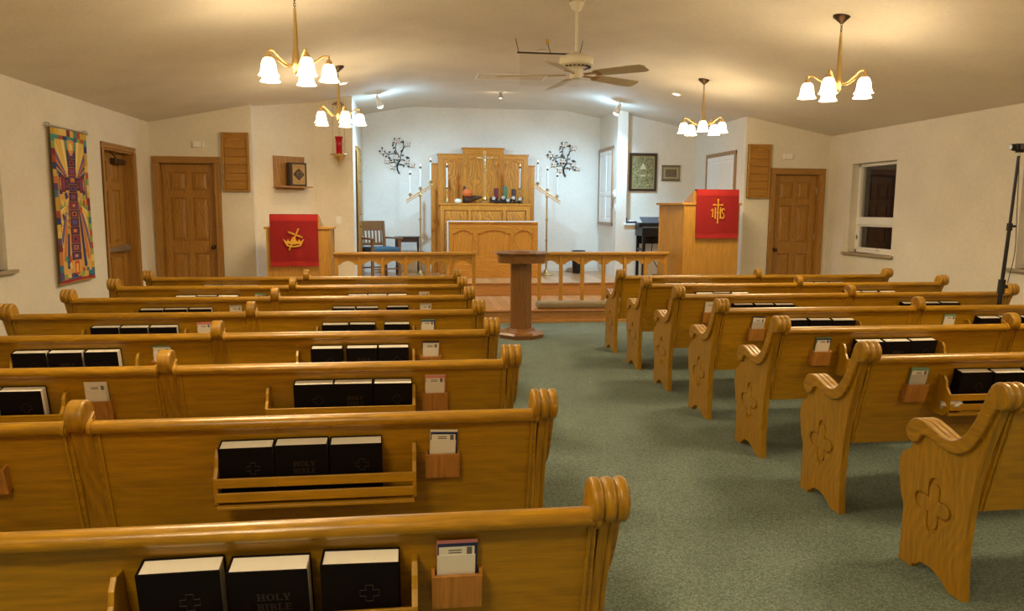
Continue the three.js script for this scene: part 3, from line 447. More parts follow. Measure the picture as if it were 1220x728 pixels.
// altar
function archPanel(root, mat, x0, x1, y0, y1, z, arch = 0.05, name = 'panel') {  // recessed field with an arched top rail made of a frame with an arched hole
  const w = x1 - x0, s = shapeOf(rect(x0, x1, y0, y1)), i = 0.025, top = y1 - i;
  hole(s, [[x0 + i, y0 + i], [x1 - i, y0 + i], [x1 - i, top - arch], ...spline([[x1 - i, top - arch], [x1 - i - w * 0.1, top - arch * 0.95], [x1 - i - w * 0.22, top - arch * 0.35], [(x0 + x1) / 2, top], [x0 + i + w * 0.22, top - arch * 0.35], [x0 + i + w * 0.1, top - arch * 0.95], [x0 + i, top - arch]], 20)]);
  const f = mesh(root, name, ext(s, 0.014, 0.004).translate(0, 0, z), M.altar, 1);
  mesh(f, 'field', b2(x0 + 0.01, x1 - 0.01, y0 + 0.01, y1 - 0.01, z - 0.004, z + 0.001), mat, 1);
}
{
  const g = thing('altar', 'oak altar with three arched panels and a stepped base', 'altar', [1.365, Y2, -12.95]);
  mesh(g, 'body', [bx(1.5, 0.93, 0.38, 0, 0.47, -0.16), bx(1.53, 0.03, 0.46, 0, 0.935, -0.16, 0.006)], M.altar, 0);
  mesh(g, 'frame', [b2(-0.765, 0.765, 0.83, 0.945, 0.03, 0.056, 0.004), b2(-0.765, 0.765, 0.3, 0.345, 0.03, 0.056, 0.004), ...[[-0.765, -0.72], [-0.325, -0.295], [0.305, 0.335], [0.70, 0.765]].map(([a, b]) => b2(a, b, 0.34, 0.84, 0.03, 0.0555, 0.004))], M.altar, 0);
  for (const [a, b] of [[-0.72, -0.325], [-0.295, 0.305], [0.335, 0.7]]) archPanel(g, M.altar, a, b, 0.345, 0.83, 0.035, 0.055, 'arched_panel');
  mesh(g, 'base_step', bx(1.62, 0.15, 0.62, 0, 0.075, -0.11, 0.006), M.altar, 0); mesh(g, 'base_step', bx(1.58, 0.085, 0.54, 0, 0.192, -0.12, 0.006), M.altar, 0); mesh(g, 'base_step', bx(1.55, 0.07, 0.48, 0, 0.268, -0.13, 0.006), M.altar, 0);
  const c = thing('altar_cloth', 'white cloth laid over the altar top and hanging down its end', 'cloth', [1.365, Y2 + 0.95, -13.11]);
  mesh(c, 'top_cloth', bx(1.56, 0.006, 0.44, 0, 0.004, 0, 0.002), M.cloth); mesh(c, 'end_drop', [bx(0.006, 0.56, 0.44, -0.778, -0.274, 0, 0.002)], M.cloth);
}
{
  const g = thing('reredos', 'tall stepped oak reredos with arched panels behind the altar', 'reredos', [1.275, Y2, ZC + 0.02]);
  const st = [[-0.95, 0.95, 1.985], [-0.82, 0.82, 2.16], [-0.37, 0.37, 2.27]];
  mesh(g, 'backboard', [b2(-0.95, -0.81, 0, 1.965, 0, 0.1), b2(0.81, 0.95, 0, 1.945, 0, 0.1), b2(-0.82, 0.82, 0, 2.13, 0, 0.13), b2(-0.37, 0.37, 2.1, 2.25, 0, 0.135)], M.altar, 1);
  mesh(g, 'cap_moulding', [b2(-0.965, -0.8, 1.965, 1.985, 0, 0.12, 0.004), b2(0.8, 0.965, 1.945, 1.965, 0, 0.12, 0.004), b2(-0.84, -0.36, 2.13, 2.155, 0, 0.16, 0.005), b2(0.36, 0.84, 2.13, 2.155, 0, 0.16, 0.005), b2(-0.39, 0.39, 2.245, 2.27, 0, 0.165, 0.005)], M.altar, 0);
  for (const [a, b] of [[-0.82, -0.72], [-0.375, -0.3], [0.29, 0.375], [0.73, 0.82]]) mesh(g, 'stile', b2(a, b, 1.2, Math.abs(a + b) < 0.9 ? 2.245 : 2.13, 0.12, 0.158, 0.005), M.altar, 1);
  mesh(g, 'cross_rail', [b2(-0.73, -0.37, 2.06, 2.13, 0.12, 0.157, 0.004), b2(0.37, 0.74, 2.06, 2.13, 0.12, 0.157, 0.004), b2(-0.31, 0.3, 2.14, 2.245, 0.12, 0.157, 0.004)], M.altar, 0);
  archPanel(g, M.altarPanel, -0.72, -0.375, 1.2, 2.06, 0.13, 0.06, 'arched_panel'); archPanel(g, M.altarPanel, -0.3, 0.29, 1.2, 2.14, 0.13, 0.06, 'arched_panel'); archPanel(g, M.altarPanel, 0.375, 0.73, 1.2, 2.06, 0.13, 0.06, 'arched_panel');
  // the shelf block in front
  mesh(g, 'shelf_block', [b2(-0.8, 0.8, 0, 1.23, 0.1, 0.56)], M.altar, 0);
  mesh(g, 'shelf_top', b2(-0.82, 0.82, 1.23, 1.265, 0.1, 0.6, 0.006), M.altar, 0);
  mesh(g, 'shelf_frame', [b2(-0.8, 0.8, 1.14, 1.23, 0.56, 0.585, 0.004), b2(-0.8, 0.8, 0.35, 0.42, 0.56, 0.585, 0.004), ...[[-0.8, -0.73], [-0.31, -0.25], [0.31, 0.37], [0.73, 0.8]].map(([a, b]) => b2(a, b, 0.4, 1.15, 0.56, 0.5845, 0.004))], M.altar, 1);
  for (const [a, b] of [[-0.73, -0.31], [-0.25, 0.31], [0.37, 0.73]]) mesh(g, 'shelf_panel', frustum(b - a - 0.01, 0.7, b - a - 0.06, 0.65, 0.01).translate((a + b) / 2, 0.78, 0.562), M.altarPanel, 1);
}
const SH = Y2 + 1.265, SZ = -13.55;                                 // the shelf on which the altar things stand
{
  const g = thing('crucifix', 'tall brass standing crucifix in the middle of the altar shelf', 'crucifix', [1.27, SH, SZ]);
  mesh(g, 'base', [bx(0.16, 0.02, 0.12, 0, 0.01, 0, 0.004), bx(0.12, 0.03, 0.09, 0, 0.035, 0, 0.006), lathe([[0.001, 0.05], [0.04, 0.05], [0.03, 0.08], [0.02, 0.1], [0.024, 0.12], [0.014, 0.14], [0.001, 0.14]])], M.brass);
  mesh(g, 'staff', bx(0.05, 0.48, 0.03, 0, 0.34, 0, 0.006), M.brass); mesh(g, 'knop', ball(0.034, 0, 0.58, 0, 1, 0.9, 0.8), M.brass);
  mesh(g, 'cross', [bx(0.045, 0.32, 0.016, 0, 0.74, 0, 0.004), bx(0.22, 0.042, 0.016, 0, 0.8, 0, 0.004), ball(0.022, 0, 0.905, 0, 1, 1, 0.5), ball(0.022, -0.115, 0.8, 0, 1, 1, 0.5), ball(0.022, 0.115, 0.8, 0, 1, 1, 0.5)], M.brass);
  mesh(g, 'corpus', [bar([0, 0.66, 0.016], [0, 0.72, 0.02], 0.008, 8), ball(0.017, 0, 0.755, 0.018, 1, 1.9, 0.7), ball(0.012, 0.004, 0.815, 0.022), bar([0, 0.785, 0.016], [-0.085, 0.812, 0.014], 0.006, 6), bar([0, 0.785, 0.016], [0.085, 0.812, 0.014], 0.006, 6)], std({ color: '#e6ddc8', metalness: 0.6, roughness: 0.35 }));
}
function taper(root, x, y, h, r = 0.014) { const c = mesh(root, 'candle', [cyl(r, r, h, x, y + h / 2, 0, 12)], M.candle); mesh(c, 'follower', [cyl(r + 0.004, r + 0.002, 0.03, x, y + h, 0, 12), cyl(0.004, 0.006, 0.015, x, y + h + 0.02, 0, 8)], M.bronze); mesh(c, 'flame', lathe([[0.0005, 0], [0.007, 0.01], [0.005, 0.022], [0.0005, 0.038]], x, y + h + 0.024, 0, 8), M.flame); }
for (const [x, lb] of [[0.6, 'brass candlestick with a white candle on the pumpkin end of the altar shelf'], [1.905, 'brass candlestick with a white candle on the garland end of the altar shelf']]) {
  const g = thing('altar_candlestick', lb, 'candlestick', [x, SH, SZ], 0, 'candlesticks on the altar shelf');
  mesh(g, 'stick', lathe([[0.001, 0], [0.06, 0], [0.055, 0.02], [0.02, 0.04], [0.026, 0.06], [0.014, 0.09], [0.012, 0.2], [0.024, 0.22], [0.012, 0.24], [0.02, 0.25], [0.042, 0.27], [0.04, 0.278], [0.001, 0.278]]), M.brass); taper(g, 0, 0.278, 0.36, 0.017);
}
function pumpkin(name, label, x, y, z, r, mat, sy) {
  const pts = new THREE.SphereGeometry(r, 40, 16), p = pts.attributes.position; for (let i = 0; i < p.count; i++) { const a = Math.atan2(p.getZ(i), p.getX(i)), k = 1 - 0.09 * Math.abs(Math.cos(a * 5)), dip = 1 - 0.28 * Math.exp(-(p.getX(i) ** 2 + p.getZ(i) ** 2) / (r * r * 0.12)); p.setXYZ(i, p.getX(i) * k, p.getY(i) * sy * dip, p.getZ(i) * k); } pts.computeVertexNormals();
  const g = thing(name, label, 'pumpkin', [x, y, z]); mesh(g, 'rind', pts.translate(0, r * sy * 0.8, 0), mat); mesh(g, 'stem', bar([0, r * sy * 1.3, 0], [r * 0.2, r * sy * 2.0, 0], r * 0.16, 7, r * 0.1), std({ color: '#6d6a3a', roughness: 0.8 }));
}
pumpkin('orange_pumpkin', 'bright orange ribbed pumpkin resting on the horn basket on the altar shelf', 0.955, SH + 0.12, SZ + 0.06, 0.092, std({ color: '#d8641a', roughness: 0.55 }), 0.85);
pumpkin('white_pumpkin', 'small cream white pumpkin at the end of the altar shelf', 0.79, SH, SZ + 0.1, 0.068, std({ color: '#e8ddc4', roughness: 0.6 }), 0.68);
{
  const g = thing('horn_basket', 'brown woven horn basket lying on the altar shelf under the orange pumpkin', 'basket', [0.98, SH, SZ]); const rings = [];
  for (let i = 0; i < 15; i++) { const t = i / 14, r = 0.085 * (1 - t) + 0.014, x = -0.04 + 0.27 * t, y = 0.055 + 0.02 * Math.sin(t * 3) + 0.09 * t * t * 0.6; rings.push(new THREE.TorusGeometry(r * 0.75, 0.011, 6, 16).rotateY(Math.PI / 2 - 0.3).translate(x, Math.max(y, r * 0.75 + 0.012), 0)); }
  mesh(g, 'wicker', rings, std({ color: '#5b3a20', roughness: 0.8 }));
  const d = thing('dark_bottle', 'slim dark candle standing behind the orange pumpkin on the altar shelf', 'candle', [0.915, SH, SZ - 0.1]); mesh(d, 'body', lathe([[0.001, 0], [0.034, 0], [0.034, 0.2], [0.03, 0.24], [0.022, 0.262], [0.022, 0.3], [0.001, 0.3]]), std({ color: '#231a1c', roughness: 0.35 }));
  mesh(d, 'collar', cyl(0.024, 0.024, 0.012, 0, 0.265, 0), M.bronze);
}
for (const [x, h, c, lb] of [[1.475, 0.27, '#6e0f24', 'deep red pillar candle in the altar garland'], [1.63, 0.31, '#4f6f4c', 'green pillar candle in the altar garland'], [1.79, 0.26, '#4a2a22', 'dark brown pillar candle in the altar garland']]) {
  const g = thing('pillar_candle', lb, 'candle', [x, SH, SZ], 0, 'pillar candles on the altar shelf'); mesh(g, 'wax', lathe([[0.001, 0], [0.038, 0], [0.04, 0.01], [0.04, h - 0.008], [0.034, h], [0.02, h - 0.006], [0.001, h - 0.008]]), std({ color: c, roughness: 0.5 })); mesh(g, 'wick', cyl(0.002, 0.002, 0.016, 0, h, 0, 6), M.black);
}
{
  const g = thing('autumn_garland', 'garland of brown leaves, pods and pale flowers around the pillar candles', 'garland', [1.64, SH, SZ + 0.06]); const leafS = shapeOf(spline([[0, 0], [0.02, 0.014], [0.04, 0.016], [0.075, 0], [0.04, -0.016], [0.02, -0.014], [0, 0]], 12)), lg = uvBox(clean(ext(leafS, 0.003)));
  const cols = ['#3a2416', '#5a3820', '#2b1a12', '#6d4a2a'].map((c) => std({ color: c, roughness: 0.7 }));
  for (let i = 0; i < 70; i++) { const m = new THREE.Mesh(lg, cols[i % 4]); m.name = 'leaf'; m.position.set((rnd() - 0.5) * 0.56, 0.02 + rnd() * 0.085, (rnd() - 0.35) * 0.12); m.rotation.set(rnd() * 6, rnd() * 6, rnd() * 6); m.castShadow = m.receiveShadow = true; g.add(m); }
  const fl = std({ color: '#c9b9a2', roughness: 0.7 });
  for (const [x, y, z] of [[-0.22, 0.09, 0.05], [-0.05, 0.1, 0.07], [0.13, 0.1, 0.06], [0.25, 0.08, 0.05], [0.03, 0.06, 0.08]]) mesh(g, 'flower', [0, 1, 2, 3, 4].map((k) => ball(0.018, 0.018 * Math.cos(k * 1.257), 0.018 * Math.sin(k * 1.257), 0, 1, 0.8, 0.5, 10).translate(x, y, z)), fl);
  for (const [x, y] of [[-0.13, 0.07], [0.06, 0.09], [0.19, 0.06], [0.28, 0.05]]) mesh(g, 'seed_pod', ball(0.026, x, y, 0.05, 1, 1, 0.9, 10), std({ color: '#8a6a3a', roughness: 0.7 }));
  mesh(g, 'twig_base', [tube([[-0.29, 0.03, 0.02], [-0.1, 0.035, 0.05], [0.1, 0.03, 0.04], [0.3, 0.03, 0.02]], 0.02, 20, 7), tube([[-0.27, 0.05, -0.02], [0, 0.06, -0.02], [0.28, 0.05, -0.01]], 0.016, 20, 7)], cols[2]);
}
// candelabra
function candelabrum(label, x, dir) {                              // dir +1: the bar falls towards larger x
  const g = thing('candelabrum', label, 'candelabrum', [x, Y2, -13.25]);
  mesh(g, 'foot', lathe([[0.001, 0], [0.14, 0], [0.14, 0.012], [0.09, 0.03], [0.04, 0.06], [0.03, 0.1], [0.001, 0.1]]), M.brass);
  mesh(g, 'pole', lathe([[0.014, 0.09], [0.016, 0.2], [0.03, 0.22], [0.016, 0.25], [0.014, 0.6], [0.026, 0.62], [0.014, 0.64], [0.013, 0.95], [0.028, 0.98], [0.013, 1.01], [0.013, 1.36], [0.03, 1.39], [0.02, 1.43], [0.001, 1.44]]), M.brass);
  const top = 1.5; const yAt = (d) => top - dir * d * 0.62;
  mesh(g, 'sloping_bar', [plank([-0.24, yAt(-0.24) - 0.05, 0.02], [0.24, yAt(0.24) - 0.05, 0.02], 0.022, 0.012), plank([-0.24, yAt(-0.24) - 0.09, -0.015], [0.24, yAt(0.24) - 0.09, -0.015], 0.014, 0.01)], M.brass);
  for (const d of [-0.17, 0.005, 0.18]) { mesh(g, 'candle_cup', lathe([[0.001, -0.05], [0.01, -0.05], [0.01, -0.012], [0.04, 0], [0.038, 0.008], [0.02, 0.012], [0.018, 0.035], [0.001, 0.035]], d, yAt(d), 0), M.brass); taper(g, d, yAt(d) + 0.03, 0.33, 0.0145); }
}
candelabrum('brass floor candelabrum with three candles rising towards the altar, beside the armchair', 0.125, -1);
candelabrum('brass floor candelabrum with three candles rising towards the altar, beside the shuttered window', 2.345, 1);
// armchair, side table
{
  const g = thing('armchair', 'slatted wooden armchair with a blue seat by the chancel doorway', 'chair', [-0.56, Y2, -12.95], 0.5);
  for (const [x, z, h] of [[-0.25, 0.22, 0.66], [0.25, 0.22, 0.66], [-0.23, -0.24, 0.95], [0.23, -0.24, 0.95]]) mesh(g, 'leg', plank([x, 0, z], [x * (z < 0 ? 0.9 : 1), h, z < 0 ? z - 0.06 : z], 0.045, 0.045), M.chair, 1);
  mesh(g, 'seat_frame', [bx(0.5, 0.06, 0.04, 0, 0.42, 0.22, 0.005), bx(0.46, 0.06, 0.04, 0, 0.42, -0.24, 0.005), bx(0.04, 0.06, 0.46, -0.24, 0.42, 0, 0.005), bx(0.04, 0.06, 0.46, 0.24, 0.42, 0, 0.005)], M.chair, 0);
  mesh(g, 'seat_cushion', new RoundedBoxGeometry(0.5, 0.08, 0.5, 3, 0.03).translate(0, 0.48, 0), M.blueSeat);
  for (const s of [-1, 1]) mesh(g, 'armrest', bx(0.07, 0.03, 0.54, s * 0.265, 0.665, 0.0, 0.01), M.chair, 2);
  mesh(g, 'crest_rail', bx(0.47, 0.17, 0.03, 0, 0.87, -0.3, 0.02), M.chair, 0); mesh(g, 'back_rail', bx(0.42, 0.05, 0.025, 0, 0.56, -0.265, 0.006), M.chair, 0);
  for (let i = 0; i < 6; i++) mesh(g, 'slat', plank([-0.155 + i * 0.062, 0.56, -0.265], [-0.16 + i * 0.064, 0.82, -0.295], 0.032, 0.012), M.chair, 1);
  for (const z of [-0.24, 0.22]) mesh(g, 'stretcher', bx(0.46, 0.025, 0.02, 0, 0.16, z, 0.004), M.chair, 0);
  const t = thing('side_table', 'small dark wooden side table between armchair and candelabrum', 'table', [-0.11, Y2, -13.62]);
  mesh(t, 'table_top', bx(0.46, 0.025, 0.34, 0, 0.66, 0, 0.006), M.dark, 0); mesh(t, 'apron', [bx(0.4, 0.07, 0.02, 0, 0.61, 0.14), bx(0.4, 0.07, 0.02, 0, 0.61, -0.14)], M.dark, 0);
  for (const [x, z] of [[-0.19, 0.14], [0.19, 0.14], [-0.19, -0.14], [0.19, -0.14]]) mesh(t, 'leg', lathe([[0.001, 0], [0.012, 0], [0.02, 0.12], [0.013, 0.2], [0.022, 0.36], [0.014, 0.42], [0.022, 0.5], [0.022, 0.65], [0.001, 0.65]], x, 0, z, 10), M.dark, 1);
}
{
  const g = thing('waste_bin', 'black round waste bin against the chancel wall behind the rail', 'bin', [3.02, Y2, -13.66]);
  mesh(g, 'bucket', lathe([[0.001, 0], [0.105, 0], [0.125, 0.4], [0.13, 0.405], [0.13, 0.415], [0.12, 0.41], [0.102, 0.01], [0.001, 0.01]]), M.blackMatt); mesh(g, 'rim', new THREE.TorusGeometry(0.127, 0.007, 8, 28).rotateX(Math.PI / 2).translate(0, 0.41, 0), M.black);
}
// organ in the alcove
{
  const g = thing('electric_organ', 'black electric organ on a slim stand in the alcove behind the pulpit', 'organ', [4.3, Y2, -12.4]);
  mesh(g, 'case', [bx(1.0, 0.14, 0.42, 0, 0.8, -0.1, 0.01), bx(1.0, 0.1, 0.24, 0, 0.9, -0.2, 0.01)], M.black);
  mesh(g, 'fallboard', bx(0.92, 0.02, 0.1, 0, 0.875, 0.06, 0.004), M.grey);
  const lid = mesh(g, 'sloped_lid', bx(0.86, 0.015, 0.24, 0, 0, 0, 0.004).rotateX(0.45).translate(0, 0.99, -0.2), M.grey);
  for (const [x, z] of [[-0.46, 0.08], [-0.46, -0.27], [0.46, 0.08], [0.46, -0.27]]) mesh(g, 'leg', bx(0.05, 0.73, 0.04, x, 0.365, z, 0.004), M.black);
  mesh(g, 'stretcher', [bx(0.9, 0.14, 0.02, 0, 0.66, -0.24), bx(0.03, 0.04, 0.34, -0.46, 0.5, -0.1)], M.black);
  mesh(g, 'pedal_unit', bx(0.5, 0.06, 0.2, 0.05, 0.03, -0.15, 0.01), M.black); mesh(g, 'cable', tube([[-0.2, 0.73, -0.2], [-0.24, 0.4, -0.15], [-0.15, 0.2, -0.1], [-0.05, 0.12, 0.02], [0.1, 0.16, -0.1]], 0.008, 30, 6), M.blackMatt);
  const p = thing('music_papers', 'white papers and dark folders on the ledge beside the organ', 'papers', [3.8, 1.31, -12.92]);
  mesh(p, 'folder', [bx(0.2, 0.03, 0.16, -0.02, 0.016, -0.03, 0.003), bx(0.05, 0.09, 0.05, -0.1, 0.05, -0.06, 0.006)], M.black); mesh(p, 'paper', [bx(0.17, 0.012, 0.13, 0, 0.038, -0.01).rotateY(0.2), bx(0.15, 0.006, 0.12, 0.03, 0.047, 0.0).rotateY(-0.15)], M.cloth);
  const l = thing('gooseneck_lamp', 'small brass gooseneck lamp standing on the organ', 'lamp', [4.13, Y2 + 0.95, -12.52]);
  mesh(l, 'base', cyl(0.05, 0.045, 0.02, 0.13, 0.01, 0), M.black); mesh(l, 'neck', tube([[0.13, 0.02, 0], [0.13, 0.14, 0.01], [0.08, 0.19, 0.03], [0.03, 0.14, 0.05], [0.02, 0.1, 0.06]], 0.007, 24, 8), M.black); mesh(l, 'lamp_shade', lathe([[0.008, 0.06], [0.014, 0.045], [0.03, 0.02], [0.035, 0], [0.032, 0], [0.012, 0.042], [0.005, 0.055]], 0.02, 0.04, 0.065), M.brass);
}

// ---------------------------------------------------------------- things on the walls
// metal trees
{
  const c = 0.00123, Q = (x, y) => [(x - 430) * c, (635 - y) * c, 0.03];
  const br = [[[430, 635], [405, 590], [398, 520], [420, 470], [445, 430]], [[445, 430], [460, 340], [495, 265], [550, 212]], [[440, 400], [410, 350], [378, 280], [395, 175]], [[410, 362], [340, 345], [270, 357], [195, 315]], [[398, 515], [370, 470], [290, 478], [250, 455]], [[398, 520], [360, 530], [335, 540]], [[440, 440], [500, 438], [525, 490], [560, 530], [618, 515]], [[405, 512], [460, 500], [498, 520]], [[270, 357], [280, 400], [310, 445]], [[480, 290], [495, 225], [488, 175]], [[500, 438], [530, 440], [555, 400]]];
  const g = thing('metal_tree', 'dark metal wall tree with pale blossoms above the armchair', 'wall art', [-0.3 + 0.06, 2.17, ZC], 0, 'metal trees on the chancel wall');
  br.forEach((p, i) => mesh(g, 'branch', tube(p.map((q) => Q(...q)), i ? 0.006 : 0.014, 16, 7), M.branch));
  const lg = uvBox(clean(ball(0.024, 0, 0, 0, 1, 0.5, 0.18, 10)));
  for (const [x, y] of [[365, 135], [430, 130], [350, 190], [340, 225], [355, 265], [465, 180], [490, 170], [475, 300], [462, 310], [480, 370], [290, 325], [365, 315], [375, 330], [240, 390], [285, 410], [310, 445], [355, 440], [400, 440], [540, 395], [565, 405], [455, 505], [495, 520], [570, 530], [150, 320], [185, 270], [220, 310], [200, 370]]) { const m = new THREE.Mesh(lg, M.leaf); m.name = 'leaf'; m.position.set(...Q(x, y)); m.rotation.z = hash(x, y, 3) * 3.1; m.castShadow = m.receiveShadow = true; g.add(m); }
  for (const [x, y] of [[400, 165], [555, 208], [190, 320], [250, 460], [335, 542], [385, 400], [540, 455], [618, 510]]) mesh(g, 'blossom', [0, 1, 2, 3].map((k) => ball(0.03, 0.027, 0, 0, 1, 0.62, 0.2, 10).rotateZ(k * Math.PI / 2 + 0.7)).concat([ball(0.011, 0, 0, 0.006)]).map((q) => q.translate(...Q(x, y)).translate(0, 0, 0.012)), M.petal);
  copyOf(g, [2.83, 2.15, ZC], 'dark metal wall tree with pale blossoms beside the shuttered chancel window');
}
// hymn boards
function hymnBoard(label, x, y, w, h) {
  const g = thing('hymn_board', label, 'hymn board', [x, y, ZD], 0, 'hymn boards beside the doors');
  mesh(g, 'back', b2(-w / 2, w / 2, 0, h, 0, 0.02), M.board, 0);
  for (const s of [-1, 1]) mesh(g, 'frame_side', b2(s * w / 2, s * (w / 2 - 0.03), 0, h, 0, 0.05, 0.004), M.boardFrame, 1);
  for (const y0 of [0, h - 0.025]) mesh(g, 'frame_rail', b2(-w / 2, w / 2, y0, y0 + 0.025, 0, 0.049, 0.004), M.boardFrame, 0);
  const iw = w / 2 - 0.03; mesh(g, 'arched_header', ext(shapeOf([[-iw, h - 0.02], [-iw, h - 0.1], ...spline([[-iw, h - 0.1], [-iw * 0.6, h - 0.062], [0, h - 0.045], [iw * 0.6, h - 0.062], [iw, h - 0.1]], 12), [iw, h - 0.02]]), 0.02).translate(0, 0, 0.018), M.boardFrame, 0);
  const n = 6, hh = (h - 0.13) / n; for (let i = 0; i < n; i++) mesh(g, 'number_slat', b2(-iw + 0.002, iw - 0.002, 0.03 + i * hh, 0.03 + (i + 1) * hh - 0.012, 0.018, 0.034, 0.004), M.board, 0);
}
hymnBoard('tall oak hymn board with an arched head beside the lectern side door', -2.42, 1.76, 0.36, 0.8);
hymnBoard('tall oak hymn board with an arched head beside the pulpit side door', 5.185, 1.73, 0.36, 0.8);
for (const [x, y, s, lb] of [[-2.905, 2.395, 1, 'small white wall box with a bright end above the lectern side door'], [5.64, 2.36, -1, 'small white wall box with a bright end above the pulpit side door']]) { const g = thing('wall_box', lb, 'wall box', [x, y, ZD]); mesh(g, 'case', bx(0.12, 0.085, 0.03, -s * 0.014, 0, 0.015, 0.006), M.white); mesh(g, 'end_cap', bx(0.02, 0.088, 0.034, s * 0.06, 0, 0.017, 0.004), M.whiteGloss); }
// shelf with the old Bible on the canted wall
{
  const ang = Math.atan2(0.6, 0.735), g = thing('wall_shelf', 'small brown wooden wall shelf with a slanted side on the canted wall', 'shelf', [-1.79, 1.84, -11.475], ang); const w = 0.5;
  mesh(g, 'backboard', bx(w, 0.44, 0.018, 0, 0.22, 0.009, 0.003), M.shelf, 1); mesh(g, 'shelf_board', bx(w + 0.03, 0.02, 0.2, 0.01, 0.0, 0.1, 0.004), M.shelf, 0); mesh(g, 'cleat', bx(w - 0.06, 0.03, 0.03, 0, -0.025, 0.02), M.shelf, 0);
  const cv = document.createElement('canvas'); cv.width = 256; cv.height = 384; const c = cv.getContext('2d'); c.fillStyle = '#3a2a1c'; c.fillRect(0, 0, 256, 384); c.fillStyle = '#b08d54'; c.fillRect(24, 24, 208, 336); c.fillStyle = '#2f2318';
  c.beginPath(); c.moveTo(128, 90); c.lineTo(170, 130); c.lineTo(222, 192); c.lineTo(170, 254); c.lineTo(128, 294); c.lineTo(86, 254); c.lineTo(34, 192); c.lineTo(86, 130); c.closePath(); c.fill();
  c.strokeStyle = '#8d7142'; c.lineWidth = 4; for (let i = 0; i < 6; i++) { c.beginPath(); c.arc(128, 192, 14 + i * 9, i, i + 4); c.stroke(); } c.strokeStyle = '#6d5330'; c.lineWidth = 2; for (let i = 0; i < 40; i++) { const x = 34 + 188 * hash(i, 1, 3), y = (i % 2 ? 34 : 296) + 54 * hash(i, 2, 3); c.beginPath(); c.arc(x, y, 8, 0, 5); c.stroke(); }
  const t = new THREE.CanvasTexture(cv); t.colorSpace = THREE.SRGBColorSpace;
  const b = thing('old_bible', 'thick old book with an ornate tan and brown cover on the wall shelf', 'book', [-1.79 + 0.05, 1.852, -11.475], 0); b.position.set(-1.79 + 0.07 * Math.cos(ang) + 0.105 * Math.sin(ang), 1.852, -11.475 - 0.07 * Math.sin(ang) + 0.105 * Math.cos(ang)); b.rotation.y = 0.62;
  mesh(b, 'cover', [b2(-0.125, 0.125, 0, 0.335, 0.045, 0.053, 0.003), b2(-0.125, 0.125, 0, 0.335, -0.053, -0.045, 0.003), new THREE.CylinderGeometry(0.053, 0.053, 0.335, 16, 1, false, Math.PI, Math.PI).scale(0.45, 1, 1).translate(-0.124, 0.1675, 0)], std({ color: '#3b2a1b', roughness: 0.55 })); mesh(b, 'page_block', b2(-0.12, 0.118, 0.005, 0.33, -0.045, 0.045), std({ color: '#b79a63', roughness: 0.7 }));
  mesh(b, 'cover_print', new THREE.PlaneGeometry(0.24, 0.325).translate(0, 0.1675, 0.0545), std({ map: t, roughness: 0.5 }), undefined, true);
}
// sanctuary lamp
{
  const g = thing('sanctuary_lamp', 'brass hanging sanctuary lamp with a ruby glass on chains beside the chancel corner', 'lamp', [-1.06, 2.17, -11.42]);
  mesh(g, 'wall_bracket', [bx(0.05, 0.14, 0.02, 0, 0.86, -0.3, 0.005), tube([[0, 0.86, -0.3], [0, 0.93, -0.15], [0, 0.9, 0]], 0.01, 16, 8)], M.antique);
  mesh(g, 'chain_crown', [lathe([[0.001, 0.9], [0.02, 0.9], [0.09, 0.86], [0.09, 0.85], [0.001, 0.86]]), new THREE.TorusGeometry(0.016, 0.004, 6, 14).translate(0, 0.905, 0)], M.antique);
  for (let i = 0; i < 3; i++) { const a = i * 2.094 + 0.5, links = []; for (let k = 0; k < 34; k++) links.push(new THREE.TorusGeometry(0.0085, 0.0022, 5, 8).scale(0.7, 1, 1).rotateY(k % 2 ? 1.57 : 0).translate((0.085 + 0.02 * k / 34) * Math.cos(a), 0.85 - k * 0.0205, (0.085 + 0.02 * k / 34) * Math.sin(a))); mesh(g, 'chain', links, M.antique); }
  mesh(g, 'bowl', [lathe([[0.001, 0.02], [0.014, 0.03], [0.024, 0.045], [0.06, 0.072], [0.08, 0.11], [0.09, 0.125], [0.13, 0.138], [0.13, 0.15], [0.08, 0.142], [0.001, 0.12]]), new THREE.TorusGeometry(0.016, 0.004, 6, 14).translate(0, 0.002, 0)], M.brass);
  mesh(g, 'ruby_glass', lathe([[0.001, 0.14], [0.042, 0.14], [0.046, 0.3], [0.05, 0.36], [0.062, 0.4], [0.058, 0.4], [0.046, 0.36], [0.042, 0.3], [0.038, 0.15], [0.001, 0.15]]), M.ruby);
  mesh(g, 'flame', lathe([[0.001, 0], [0.008, 0.01], [0.006, 0.022], [0.001, 0.036]], 0, 0.17, 0, 10), M.flame);
}
for (const [x, y, z, r, lb] of [[-1.12, 1.36, -11.74, 0, 'white light switch plate on the wall below the sanctuary lamp'], [3.48, 1.58, -12.87, -Math.PI / 2, 'white light switch plate beside the chancel shutters']]) { const g = thing('light_switch', lb, 'switch', [x, y, z], r); mesh(g, 'plate', bx(0.075, 0.12, 0.008, 0, 0, 0.004, 0.003), M.whiteGloss); mesh(g, 'toggle', bx(0.02, 0.04, 0.012, 0, 0, 0.01, 0.003), M.white); }
{ const g = thing('thermostat', 'white thermostat box on the wall beside the chancel shutters', 'thermostat', [3.48, 1.82, -12.88], -Math.PI / 2); mesh(g, 'case', bx(0.1, 0.12, 0.035, 0, 0, 0.018, 0.008), M.whiteGloss); mesh(g, 'dial', cyl(0.03, 0.03, 0.01).rotateX(Math.PI / 2).translate(0, 0, 0.04), M.white); }
